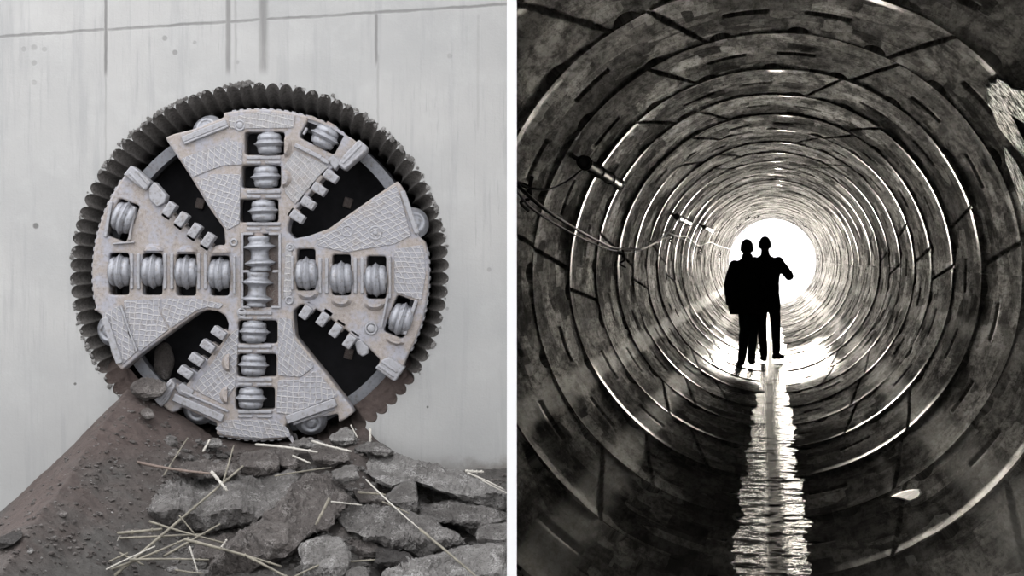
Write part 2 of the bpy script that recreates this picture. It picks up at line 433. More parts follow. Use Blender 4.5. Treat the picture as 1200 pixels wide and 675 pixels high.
# wall with the scalloped hole
rect = [(-9-HOLE_C.x, -2.5-HOLE_C.z), (-PT/2-HOLE_C.x, -2.5-HOLE_C.z), (-PT/2-HOLE_C.x, 8-HOLE_C.z), (-9-HOLE_C.x, 8-HOLE_C.z)]
me = flat_shape([rect, [(x*WS, y*WS) for x, y in hole]], .02)
me.transform(Matrix.Translation((HOLE_C.x, WY+.02, HOLE_C.z)) @ TOXZ)
w = mobj('wall_back', me, 'wall_concrete'); tag(w, kind='structure')
# the bored hole through the thick wall
rows = [0, .02, .06, .12, .2, .3, .45, .6, .8, 1.0, 1.3]
V = []; Q = []
n = len(hole)
for j, d in enumerate(rows):
    tw = d*.012
    for i, (x, y) in enumerate(hole):
        r = math.hypot(x, y); a = math.atan2(y, x)
        f = 1-.095*min(d/.32, 1)**.85
        rr = r*WS*f + .006*noise.noise(Vector((x*.05, y*.05, d*14)))
        V.append((rr*math.cos(a-tw), d, rr*math.sin(a-tw)))
for j in range(len(rows)-1):
    for i in range(n):
        Q.append((j*n+i, j*n+(i+1) % n, (j+1)*n+(i+1) % n, (j+1)*n+i))
o = npmesh('wall_bore', V, Q, 'bored_concrete'); o.location = HOLE_C+Vector((0, .001, 0)); tag(o, kind='structure')
# face of the ground at the end of the bore
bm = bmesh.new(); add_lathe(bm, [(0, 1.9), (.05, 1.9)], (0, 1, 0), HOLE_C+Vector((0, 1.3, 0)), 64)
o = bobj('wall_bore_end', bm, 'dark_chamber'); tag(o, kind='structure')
# ================================================================== CUTTER HEAD
head = empty('cutter_head', HC, 'round silver-grey tunnelling cutter head with four dark openings set in the concrete wall', 'machine')
def HX(x, y, d=0.0):      # head drawing coordinates -> head local metres, d px towards viewer
    return Vector(((x-304)*S, -d*S, (320-y)*S))
def hplate(name, loops, d0, d1, mat, bev=1.2, parent=head, rot=0.0, res=2, smooth=False):
    """plate between depths d0 (back) and d1 (front), px"""
    ext = (d1-d0)/2
    me = flat_shape([[((x-304)*S, (320-y)*S) for x, y in L] for L in loops], ext*S, min(bev, ext*.9)*S, res)
    me.transform(Matrix.Rotation(-rot, 4, 'Y') @ Matrix.Translation((0, -(d0+d1)/2*S, 0)) @ TOXZ)
    o = mobj(name, me, mat, parent, smooth); o.rotation_euler = (0, rot, 0)
    return o
def arc(cx, cy, r, a0, a1, n):
    return [(cx+r*math.cos(math.radians(a0+(a1-a0)*i/n)), cy-r*math.sin(math.radians(a0+(a1-a0)*i/n))) for i in range(n+1)]
CX, CY = 304, 321
outline = []
# top sector
outline += [(264, 286), (262.5, 268), (246, 245), (222, 205), (196, 166), (194, 161), (203, 157), (224, 152), (262, 137.5), (262, 132)]
outline += arc(CX, CY, 193, 100, 64, 10)
outline += [(400, 155), (414, 163), (429, 175), (424, 182), (401, 199), (396, 192), (385, 201), (364, 226), (343, 250), (338, 262), (337, 271), (345, 279.5)]
# right sector
outline += [(361, 276.5), (385, 268), (392, 263), (402, 256), (436, 232), (466, 212), (473, 222), (480, 243), (491, 277), (498, 283)]
outline += arc(CX, CY, 198, 10, -29, 12)
outline += [(472, 431), (463, 444), (441, 431), (446, 422), (430, 406), (407, 388), (382, 370), (362, 357), (352, 357), (344, 364)]
# bottom sector
outline += [(344, 372), (346, 394), (362, 414), (388, 446), (411, 476), (415, 483), (405, 491), (397, 495), (396, 485), (336, 497), (334, 500), (342, 515)]
outline += arc(CX, CY, 195, 281, 255, 8)
outline += [(254, 496), (213, 477), (208, 482), (200, 484), (183, 469), (201, 445), (214, 455), (227, 441), (246, 418), (266, 394), (268, 380), (264, 370)]
# left sector
outline += [(256, 365), (243, 363), (231, 367), (200, 389), (163, 416.5), (143, 434), (137, 428), (131, 416), (119, 369), (109, 362)]
outline += arc(CX, CY, 196, 192, 143, 14)
outline += [(152, 196), (158, 200), (173, 213), (178, 226), (195, 240), (206, 256), (222, 270), (240, 287), (256, 291)]
def rrect(cx, cy, w_, h_, ang=0, r=4):
    c, s = math.cos(math.radians(ang)), math.sin(math.radians(ang))
    q = [(-w_/2, -h_/2), (w_/2, -h_/2), (w_/2, h_/2), (-w_/2, h_/2)]
    return rounded([(cx+x*c-y*s, cy+x*s+y*c) for x, y in q], r)
# roller windows: (cx, cy, w, h, angle), cutter centre, axis angle in image (deg from horizontal, y down)
wins = [
 (310, 168, 47, 27, 0, 315, 168, 88), (306, 207, 46, 27, 0, 311, 207, 88), (303, 247, 46, 27, 0, 308, 247, 88),
 (302, 389, 46, 27, 0, 297, 389, 92), (301, 428, 46, 27, 0, 296, 428, 92), (299, 467, 46, 26, 0, 293, 467, 92),
 (139.5, 321, 23, 49, 0, 139.5, 318, 0), (178.5, 321, 23, 49, 0, 178.5, 318, 0), (218, 322, 23, 49, 0, 218, 319, 0), (257.5, 323, 22, 47, 0, 257, 321, 2),
 (358.5, 316, 22, 49, 0, 359, 321, -2), (400, 322, 22, 48, 0, 400, 326, -2), (441, 325, 23, 50, 0, 440.5, 328, -2),
 (143.5, 258, 26, 46, 21, 144.5, 255, 19), (377, 159, 46, 27, 27, 380, 160, 117), (469, 371, 25, 46, 21, 470, 374, 17),
]
loops = [rounded(outline, 2.0, 2)] + [rrect(a, b, c_, d_, e_) for a, b, c_, d_, e_, *_ in wins] + [rrect(305.5, 317, 44, 86, 0, 2)]
loops += [arc(407, 271, 4.2, 0, 345, 14), arc(283.5, 366.5, 3.2, 0, 345, 12)]
hplate('front_plate', loops, -34, 0, 'plate_steel', 2.2)
# stepped chamfer band along the rim of each sector
for a0, a1, r in ((101, 62, 193), (9, -27, 198), (279, 256, 195), (190, 146, 196)):
    k = int(abs(a1-a0)/2.6); L = []
    for i in range(k):
        for f, dr in ((0, .6), (.5, .6), (.5, 1.8), (1.0, 1.8)):
            a = math.radians(a0+(a1-a0)*(i+f)/k); L.append((CX+(r+dr)*math.cos(a), CY-(r+dr)*math.sin(a)))
    L += arc(CX, CY, r-6, a1, a0, 24)
    hplate('rim_band', [L], -30, -3.5, 'tooth_steel', .4)
# rear ring of the head and barrel
def ring_part(name, r0, r1, d0, d1, mat, cx=304, cy=321):
    bm = bmesh.new(); seg = 128
    prof = [(r0, d0), (r1, d0), (r1, d1), (r0, d1)]
    rr = [[bm.verts.new(HX(cx+r*math.cos(2*PI*i/seg), cy-r*math.sin(2*PI*i/seg), d)) for i in range(seg)] for r, d in prof]
    for j in range(4):
        q, w_ = rr[j], rr[(j+1) % 4]
        for i in range(seg): bm.faces.new((q[i], q[(i+1) % seg], w_[(i+1) % seg], w_[i]))
    return bobj(name, bm, mat, head, True)
o = ring_part('rear_ring', 177, 190, -60, -38, 'shield_steel')
o.data.polygons.foreach_set('use_smooth', [False]*len(o.data.polygons))
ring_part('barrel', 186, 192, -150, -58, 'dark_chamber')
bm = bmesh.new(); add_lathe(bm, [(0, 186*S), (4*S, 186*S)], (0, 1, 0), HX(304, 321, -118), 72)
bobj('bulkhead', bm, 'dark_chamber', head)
# spoke arms behind the plate
bm = bmesh.new()
for a in (0, 90):
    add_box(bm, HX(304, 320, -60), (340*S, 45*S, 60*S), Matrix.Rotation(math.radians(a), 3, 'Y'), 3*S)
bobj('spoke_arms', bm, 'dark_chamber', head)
for x, y in ((398, 419), (397, 232), (214, 233)):
    bm = bmesh.new()
    add_box(bm, HX(x, y, -113), (11*S, 8*S, 13*S), Matrix.Rotation(.25, 3, 'Y'), 2*S)
    bobj('chamber_pad', bm, 'muddy_steel', head)

# disc cutters
def cutter(x, y, ang, r=17.5, hl=12.5, ridge=20.5, d=-9, mat='roller_steel', tilt=0.0, double=False):
    a = math.radians(ang); ax = Vector((math.cos(a), 0, -math.sin(a)))
    if tilt: ax = (ax*math.cos(math.radians(tilt))+Vector((0, -1, 0))*math.sin(math.radians(tilt))).normalized()
    c = HX(x, y, d)
    hub = bmesh.new()
    add_lathe(hub, [(p*S, q*S) for p, q in ((-hl-2.5, r*.45), (-hl-2.5, r*.60), (-hl-.6, r*.64), (-hl-.6, r*.84), (-hl+.8, r*.92), (-hl+3, r*.97), (-hl+5.4, r*.985), (-hl+5.6, r*.965), (-3.0, r*.965), (3.0, r*.965), (hl-5.6, r*.965), (hl-5.4, r*.985), (hl-3, r*.97), (hl-.8, r*.92), (hl+.6, r*.84), (hl+.6, r*.64), (hl+2.5, r*.60), (hl+2.5, r*.45))], ax, c, 48)
    h = bobj('disc_cutter', hub, mat, head, True); h['label'] = 'steel roller with a sharp ring around its middle'
    rg = bmesh.new()
    add_lathe(rg, [(p*S, q*S) for p, q in ((-3.9, r*.9), (-3.8, r+.2), (-2.2, r+.9), (-1.1, ridge-1.2), (-.6, ridge), (.6, ridge), (1.1, ridge-1.2), (2.2, r+.9), (3.8, r+.2), (3.9, r*.9))], ax, c, 48)
    bobj('cutting_ring', rg, mat, h, True)
    sh = bmesh.new()
    add_tube(sh, [c-ax*(hl+7)*S, c+ax*(hl+7)*S], 6*S, 12)
    bobj('axle', sh, 'muddy_steel', h, True)
    return h
for i, wv in enumerate(wins):
    cutter(wv[5], wv[6], wv[7], r=14.6 if i < 6 or i == 14 else 17.6, hl=10.8, ridge=18.4 if i < 6 or i == 14 else 20.6, d=-7)
def double_cutter(x, y, dx):
    c = HX(x, y, -6); ax = Vector((-dx, 0, 1)).normalized()
    bm = bmesh.new()
    pr = [(-21, 8), (-21, 11.5), (-18, 12.5), (-16.5, 10.5), (-14.5, 12.5), (-12, 18.8), (-11, 18.8), (-8.4, 13.6), (-6.5, 11), (-2.5, 10.5), (0, 10.3), (2.5, 10.5), (5, 12.5), (7.2, 19.2), (8.2, 19.2), (11, 13.8), (13, 11.6), (15, 12), (18, 13.4), (20, 12.4), (20.5, 8)]
    add_lathe(bm, [(p*S, q*S) for p, q in pr], ax, c, 40)
    o = bobj('double_disc_cutter', bm, 'roller_steel', head, True); o['label'] = 'centre roller with two sharp rings'
    b2 = bmesh.new(); add_tube(b2, [c-ax*24*S, c+ax*24*S], 7*S, 12); bobj('axle', b2, 'muddy_steel', o, True)
double_cutter(303.5, 297, .05); double_cutter(300.5, 339, -.03)
# centre recess with its frame rails
bm = bmesh.new(); add_box(bm, HX(305.5, 317, -17), (43*S, 4*S, 85*S), None, .5*S)
bobj('centre_pocket', bm, 'muddy_steel', head)
bm = bmesh.new()
for x in (284, 328): add_box(bm, HX(x, 317, .5), (3*S, 4*S, 88*S), None, .8*S)
for x, y, w_ in ((288, 318, 9), (324, 318, 9), (289, 360, 10), (323, 360, 10), (291, 274, 12), (321, 274, 12)): add_box(bm, HX(x, y, .5), (w_*S, 4*S, 3*S), None, .8*S)
bobj('centre_frame', bm, 'tooth_steel', head)
# gauge cutters seen nearly face-on behind the plate edge
def gauge(x, y, r, ox, oy):
    v = Vector((ox, -1.6, oy)).normalized(); c = HX(x, y, -14)
    bm = bmesh.new()
    add_lathe(bm, [(p*S, q*r/17*S) for p, q in ((-14, 9), (-10, 13), (-4, 16), (-1.2, 17.4), (0, 17.4), (1.2, 15.4), (2.5, 14.4), (3.6, 14.2), (4.2, 12.2), (7, 11.6), (8, 9.8), (8, 8.4), (6.6, 7.8), (6.6, 5.6), (8.8, 5), (9, 2))], v, c, 48)
    o = bobj('gauge_cutter', bm, 'roller_steel', head, True); o['label'] = 'rim roller seen face-on'
for x, y, ox, oy in ((241, 151, -.35, .6), (484, 261, .6, .25), (127, 388, -.6, -.25), (230, 481, -.25, -.5), (363, 494, .2, -.6)): gauge(x, y, 18.5, ox, oy)
# teeth along the openings
def tooth(x, y, ang, l=17, w_=10.5):
    a = math.radians(ang); rot = Matrix.Rotation(a, 3, 'Y')
    bm = bmesh.new()
    add_box(bm, HX(x, y, 1), (l*S, 20*S, w_*S), rot, 1.6*S)
    # wear pads on the face
    for dx in (-4, 0, 4): add_box(bm, HX(x, y, 11)+rot @ Vector((dx*S, 0, (1.6 if dx else -1.6)*S)), (2.2*S, 1.4*S, 2.2*S), rot, .4*S)
    o = bobj('tooth', bm, 'tooth_steel', head)
    b2 = bmesh.new()
    add_box(b2, HX(x, y, -9)-rot @ Vector((7*S, 0, 0)), (12*S, 18*S, (w_+2.5)*S), rot, 1.2*S)
    bobj('tooth_seat', b2, 'plate_steel', o)
for p in ((388.5, 207), (374.8, 222), (362, 238), (349.5, 254)): tooth(*p, 34)
for p in ((219, 435.8), (231.5, 420.8), (244.7, 405.3), (257.7, 389.8)): tooth(*p, 214)
for p in ((200, 245.5), (214.3, 257.3), (229.5, 270.5), (245, 281.5)): tooth(*p, 305, 17, 10.5)
for p in ((359, 366), (379, 374), (394, 387), (410, 400)): tooth(*p, 125, 16, 10.5)
# big edge blocks
def block(name, pts, d0, d1, mat='tooth_steel', bev=1.5): return hplate(name, [rounded(pts, 1.5, 2)], d0, d1, mat, bev)
block('edge_scraper', [(402, 184), (421, 164), (431, 172), (430, 178), (405, 200), (397, 193)], -20, 7)
block('edge_scraper', [(146, 205), (155, 194), (163, 200), (178, 214), (172, 224), (160, 216)], -20, 7)
block('edge_scraper', [(440, 431), (449, 421), (457, 418), (475, 430), (464, 446), (461, 446)], -22, 7)
block('edge_scraper', [(181, 467), (201, 443), (207, 450), (197, 470), (190, 477)], -20, 7)
block('side_tooth', [(175, 221), (182, 213), (196, 229), (194, 238), (185, 243), (176, 234)], -16, 5)
block('side_tooth', [(415, 400), (423, 398), (432, 407), (432, 414), (425, 418), (419, 414)], -16, 3)
block('side_tooth', [(205, 455), (214, 448), (228, 458), (222, 467), (210, 462)], -16, 2)
block('side_tooth', [(383, 187), (390, 181), (400, 190), (393, 200)], -16, 2)
# long wear bars
def bar(x0, y0, x1, y1, w_, d0=-2, d1=4.5, mat='tooth_steel'):
    dx, dy = x1-x0, y1-y0; l = math.hypot(dx, dy); nx, ny = -dy/l*w_/2, dx/l*w_/2
    return hplate('wear_bar', [rounded([(x0+nx, y0+ny), (x1+nx, y1+ny), (x1-nx, y1-ny), (x0-nx, y0-ny)], 1.2, 2)], d0, d1, mat, 1.0)
for (x0, y0, x1, y1) in ((405, 197, 429, 176), (402, 192, 424, 170), (161, 200, 176, 217), (153, 203, 171, 222), (447, 423, 466, 436), (444, 428, 462, 441), (187, 466, 203, 447), (190, 472, 206, 452)):
    bar(x0, y0, x1, y1, 3.0, 5, 8.2)
for q in ((214, 164, 266, 143.5, 7), (216, 168.5, 268, 148, 3), (204, 465, 262, 490, 9, -2, 6), (212, 458, 268, 482, 3), (336, 492, 394, 471, 10, -2, 6), (343, 497, 392, 479, 4, -12, 1),
          (123, 372, 141, 426, 8), (142, 358, 161, 412, 2.4), (472, 224, 489, 274, 6), (346, 170, 377, 185, 5), (376, 186, 386, 191, 5), (455, 345, 447, 384, 3), (488, 352, 474, 392, 4), (360, 150, 356, 158, 3),
          (133, 286, 158, 284, 2), (131, 236, 124, 278, 4), (158, 243, 152, 282, 3)): bar(*q)
# cross bars between stacked windows
for x, ys in ((309, (187.5, 227.5, 265)), (299, (369.5, 408.5, 447.5, 485))):
    for y in ys:
        bar(x-20, y-2.6, x+20, y-2.6, 4, -2, 2.6); bar(x-20, y+3, x-3, y+3, 3.4, -2, 2); bar(x+2, y+3, x+20, y+3, 3.4, -2, 2)
for y, xs in ((319, (158.5, 197.5, 237)), (324, (379, 420.5))):
    for x in xs:
        bar(x-4, y-22, x-4, y+20, 4, -2, 2.6); bar(x+4, y-22, x+4, y+20, 4, -2, 2.6)
bar(343, 300, 343, 340, 3); bar(275, 300, 275, 345, 3); bar(457, 300, 457, 350, 3)
# wedge lumps beside the rollers
def lump(x, y, ang, w_=13, h_=9):
    a = math.radians(ang); rot = Matrix.Rotation(a, 3, 'Y'); bm = bmesh.new()
    n_ = 14; base = [Vector((math.cos(PI*i/(n_-1))*w_, 0, math.sin(PI*i/(n_-1))*h_)) for i in range(n_)]
    low = [bm.verts.new(HX(x, y, -1)+rot @ (p*S)) for p in base]
    top = [bm.verts.new(HX(x, y, 7)+rot @ (Vector((p.x*.62, 0, p.z*.45))*S)) for p in base]
    for i in range(n_-1): bm.faces.new((low[i], low[i+1], top[i+1], top[i]))
    bm.faces.new((low[-1], low[0], top[0], top[-1])); bm.faces.new(top); bm.faces.new(low)
    bobj('deflector_wedge', bm, 'plate_steel', head)
for q in ((180, 294, 0), (219.5, 295, 0), (259, 296, 0), (361, 344, 180), (400, 352, 180), (439, 356, 180), (334, 172, 90), (332, 209, 90, 12, 12), (269, 425, 270, 12, 11), (267, 463, 270, 12, 11), (463, 399, 195, 12, 6)): lump(*q)
# bosses and bolt rings
def torus_part(name, x, y, r, rr, mat='tooth_steel', d=0.5):
    bm = bmesh.new(); pts = [HX(x+r*math.cos(2*PI*i/28), y+r*math.sin(2*PI*i/28), d) for i in range(28)]
    rings = []
    for i, p in enumerate(pts):
        rad = (p-HX(x, y, d)).normalized()
        rings.append([bm.verts.new(p+(rad*math.cos(2*PI*k/8)+Vector((0, 1, 0))*math.sin(2*PI*k/8))*rr*S) for k in range(8)])
    for i in range(28):
        q, w_ = rings[i], rings[(i+1) % 28]
        for k in range(8): bm.faces.new((q[k], q[(k+1) % 8], w_[(k+1) % 8], w_[k]))
    bobj(name, bm, mat, head, True)
for x, y, r in ((407, 271, 6.2), (440, 273, 7.5), (435, 385, 6.5), (283.5, 366.5, 4.5), (281, 147, 5.5), (340, 278+12, 3.5), (339, 352, 4), (274, 284, 3.5), (457, 450-150, 0)):
    if r: torus_part('bolt_boss', x, y, r, 1.5)
for x, y, r in ((440, 273, 3), (435, 385, 5), (281, 147, 4.6), (340, 290, 2.4)):
    bm = bmesh.new(); add_lathe(bm, [(0, r*S), (1.6*S, r*S*.9), (2*S, r*.4*S)], (0, -1, 0), HX(x, y, 0), 20); bobj('bolt_head', bm, 'tooth_steel', head, True)
# welded hardfacing panels
panels = [
 ('weld_diamond', [(226, 208), (245, 200), (262, 194), (284, 193), (284, 178), (284, 168), (270, 165), (212, 186)], 25),
 ('weld_grid', [(230, 214), (248, 204), (282, 204), (281, 262), (266, 270), (250, 244)], 20),
 ('weld_fine', [(345, 176), (386, 195), (374, 206), (346, 240), (334, 226), (332, 196)], 42),
 ('weld_fine', [(268, 138), (304, 131), (346, 136), (344, 150), (270, 151)], 8),
 ('weld_diamond', [(395, 268), (402, 260), (464, 217), (470, 232), (482, 276), (462, 286), (405, 296), (372, 288), (372, 278)], -35),
 ('weld_diamond', [(462, 292), (496, 287), (499, 320), (494, 352), (462, 342)], -8),
 ('weld_grid', [(145, 352), (188, 350), (187, 366), (198, 386), (164, 412), (150, 392)], 6),
 ('weld_grid', [(190, 350), (232, 350), (262, 356), (258, 362), (243, 360), (230, 364), (200, 385), (190, 368)], 18),
 ('weld_diamond', [(121, 368), (140, 358), (160, 412), (143, 428), (134, 414)], 20),
 ('weld_grid', [(268, 394), (280, 384), (276, 452), (262, 474), (226, 456), (232, 446), (250, 424)], -38),
 ('weld_diamond', [(326, 372), (342, 374), (344, 396), (362, 418), (368, 430), (352, 442), (326, 440)], 30),
 ('weld_grid', [(326, 445), (354, 445), (370, 433), (396, 464), (338, 486), (324, 484)], 3),
 ('weld_diamond', [(252, 502), (264, 492), (322, 492), (338, 502), (341, 512), (304, 514), (262, 510)], 0),
 ('weld_fine', [(335, 284), (342, 294), (342, 345), (332, 350)], 0),
]
for mt, pts, ang in panels:
    hplate('weld_panel', [rounded(pts, 2, 2)], -1, 1.3, mt, .5, rot=math.radians(ang), res=1)

# broken concrete crumbs round the rim of the hole (uncountable)
bm = bmesh.new()
for i in range(420):
    a = random.uniform(-35, 235)
    if random.random() < .6: a = random.choice((random.gauss(95, 3), random.gauss(116, 6), random.gauss(52, 9), random.gauss(28, 8), random.gauss(135, 8), random.gauss(205, 7)))
    aa = math.radians(a); r = 219+abs(random.gauss(0, 1.9))
    c = P(304+r*math.cos(aa), 318.5-r*math.sin(aa), WY-.004)
    q = bmesh.ops.create_icosphere(bm, subdivisions=1, radius=(.7+2.6*random.random()**2.5)*WS)
    for v_ in q['verts']:
        v_.co = v_.co*(1+.5*noise.noise(v_.co*60+Vector((i, 0, 0)))); v_.co.y *= .6
    bmesh.ops.translate(bm, verts=q['verts'], vec=c)
tag(bobj('broken_concrete_crumbs', bm, 'pale_rubble'), 'grey crumbs of broken concrete clinging around the edge of the bored hole', 'crumbs', kind='stuff')

# mud packed in the lower part of the gap around the head
for a0, a1, lb in ((-70, -20, 'brown mud packed in the gap at the lower right of the cutter head'), (198, 250, 'brown mud packed in the gap at the lower left of the cutter head')):
    V = []; Q = []; na, nr = 160, 22
    for i in range(na):
        a = math.radians(a0+(a1-a0)*i/(na-1)); e = min(i, na-1-i)/(na*.30); e = min(1, e)
        for j in range(nr):
            f = j/(nr-1); lob = 4.5*abs(math.sin(NL*a/2))**.6*(1-f)
            rr_ = 216+lob-24*f
            y = WY+.006+.10*f+(1-e)*.7+.02*noise.noise(Vector((a*14, f*5, 1)))
            c = ((304+rr_*math.cos(a)-600)*WS, y, EYE-(318.5-rr_*math.sin(a)-337.5)*WS)
            nn = .016*noise.noise(Vector((c[0]*9, c[2]*9, 3)))+.008*noise.noise(Vector((c[0]*30, c[2]*30, 3)))
            V.append((c[0], y+nn, c[2]))
    idx = np.arange(na*nr).reshape(na, nr)
    Q = np.stack([idx[:-1, :-1], idx[:-1, 1:], idx[1:, 1:], idx[1:, :-1]], -1).reshape(-1, 4)
    tag(npmesh('packed_mud', V, Q, 'soil', None, True), lb, 'mud', kind='stuff')

# ================================================================== EARTH MOUND
HW = [(-400, 700), (-60, 660), (0, 603), (40, 566), (80, 528), (132, 473), (150, 456), (168, 460), (190, 472), (215, 488), (250, 511), (300, 520), (380, 514), (410, 505), (428, 500), (446, 518), (475, 540), (520, 552), (600, 548)]
def hwall(px):
    for (a, b), (c, d) in zip(HW, HW[1:]):
        if px <= c:
            t = (px-a)/(c-a); t = max(0, min(1, t)); return b+(d-b)*t
    return HW[-1][1]
def mound_z(x, y):
    px = 600+x*F/WY
    z0 = EYE-(hwall(px)-337.5)*WY/F
    d = WY-y
    sl = .16 + .14*max(0, min(1, (px-60)/120)) 
    z = z0-sl*d-.02*d*d*max(0, min(1, (px-150)/100))
    n1 = noise.noise(Vector((x*1.3, y*1.3, 0)))*.05*min(1, d*2+.2)
    n2 = noise.noise(Vector((x*5, y*5, 4)))*.022+noise.noise(Vector((x*14, y*14, 9)))*.010+noise.noise(Vector((x*33, y*33, 2)))*.005
    return max(z+n1+n2, -1.35+n2)
nx, ny = 520, 380
xs = np.linspace(-7.2, -.016, nx); ys = WY-.01-(np.linspace(0, 1, ny)**1.15)*6.5
V = np.empty((ny, nx, 3), np.float32)
for j, y in enumerate(ys):
    for i, x in enumerate(xs):
        V[j, i] = (x, y, mound_z(float(x), float(y)))
idx = np.arange(nx*ny).reshape(ny, nx)
Q = np.stack([idx[:-1, :-1], idx[:-1, 1:], idx[1:, 1:], idx[1:, :-1]], -1).reshape(-1, 4)
o = npmesh('earth_mound', V.reshape(-1, 3), Q, 'soil', None, True)
tag(o, 'brown earth heap sloping against the concrete wall under the cutter head', 'earth heap', kind='stuff')
box_struct('ground', (-12, -14, -1.75), (-.02, 16.6, -1.4), 'soil')

def ground_hit(px, py):
    Y = 9.0
    while Y < WY-.02:
        p = P(px, py, Y)
        if p.x > -.02: p.x = -.02
        if p.z <= mound_z(p.x, Y): return Y
        Y += .03
    return WY-.05

# ================================================================== RUBBLE
def rock(name, poly, mat, label, cat='rubble', thick=.28, lean=.9, lift=0.0, dY=0.0, group=None, seed=0, rough=1.0, Y=None):
    """block of rubble: real outline at its own distance, with thickness, broken edges and rough faces"""
    cx = sum(p[0] for p in poly)/len(poly); ymax = max(p[1] for p in poly); ymin = min(p[1] for p in poly)
    Y0 = (ground_hit(cx, min(ymax, 700)) if Y is None else Y)+dY
    m = len(poly)
    s = Y0/F
    bm = bmesh.new()
    pts = rounded(poly, 5, 2)
    size = max(max(p[0] for p in poly)-min(p[0] for p in poly), ymax-ymin)*s
    def W(x, y, dep):
        q = P(min(x, 597), y, Y0+dep)
        q.x = min(q.x, -.03)
        return q
    cyv = sum(p[1] for p in poly)/m
    front = []; back = []; mid = []
    for (x, y) in pts:
        dep = 0
        front.append(bm.verts.new(W(cx+(x-cx)*.93, cyv+(y-cyv)*.90, dep-.02)))
        mid.append(bm.verts.new(W(x, y, dep+thick*.25)))
        back.append(bm.verts.new(W(cx+(x-cx)*.96, cyv+(y-cyv)*.9, dep+thick)))
    k = len(pts)
    for A, B in ((front, mid), (mid, back)):
        for i in range(k): bm.faces.new((A[i], A[(i+1) % k], B[(i+1) % k], B[i]))
    f = bm.faces.new(front); bm.faces.new(list(reversed(back)))
    bmesh.ops.recalc_face_normals(bm, faces=bm.faces)
    bmesh.ops.triangulate(bm, faces=[q for q in bm.faces if len(q.verts) > 4])
    target = max(.012, size/52)
    for it in range(6):
        es = [e for e in bm.edges if e.calc_length() > target*1.6]
        if not es or len(bm.verts) > 14000: break
        bmesh.ops.subdivide_edges(bm, edges=es, cuts=1, use_grid_fill=False)
        bmesh.ops.triangulate(bm, faces=[q for q in bm.faces if len(q.verts) > 3])
    hh = max(ymax-ymin, 1)
    for v_ in bm.verts:
        p = v_.co; py_ = 337.5-(p.z-EYE)*F/p.y; t = max(0, min(1.1, (ymax-py_)/hh))
        brk = .34+.14*noise.noise(Vector((p.x*4, seed, 0)))
        dd = hh*s*lean*(.22-.55*t if t < brk else .22-.55*brk+(t-brk)*1.9)
        k_ = (p.y+dd)/p.y; v_.co = Vector((p.x*k_, p.y+dd, EYE+(p.z-EYE)*k_))
    bm.normal_update()
    sd = Vector((seed*3.7, seed*1.9, seed*.7))
    amp = min(.062, size*.085)*rough
    for v_ in bm.verts:
        p = v_.co
        a = noise.noise(p*(1.6/max(size, .2))+sd)*.8
        b = (abs(noise.noise(p*6+sd))-.25)*1.0+(abs(noise.noise(p*15+sd))-.25)*.6+noise.noise(p*32+sd)*.28+noise.noise(p*70+sd)*.16
        dd_, _ = noise.voronoi(p*(4.2/max(size, .3)**.6)+sd); cr_ = min(1, (dd_[1]-dd_[0])*3.2)
        v_.co = p+v_.normal*amp*(a+b*.9+(cr_-.85)*.30)
    for v_ in bm.verts:
        v_.co.x = min(v_.co.x, -.022); v_.co.y = min(v_.co.y, WY-.03)
    c = Vector((0, 0, 0))
    for v_ in bm.verts: c += v_.co
    c /= len(bm.verts); lowz = min(v_.co.z for v_ in bm.verts); c.z = lowz
    bmesh.ops.translate(bm, verts=bm.verts, vec=-c)
    o = bobj(name, bm, mat, None, False); o.location = c
    return tag(o, label, cat, group)

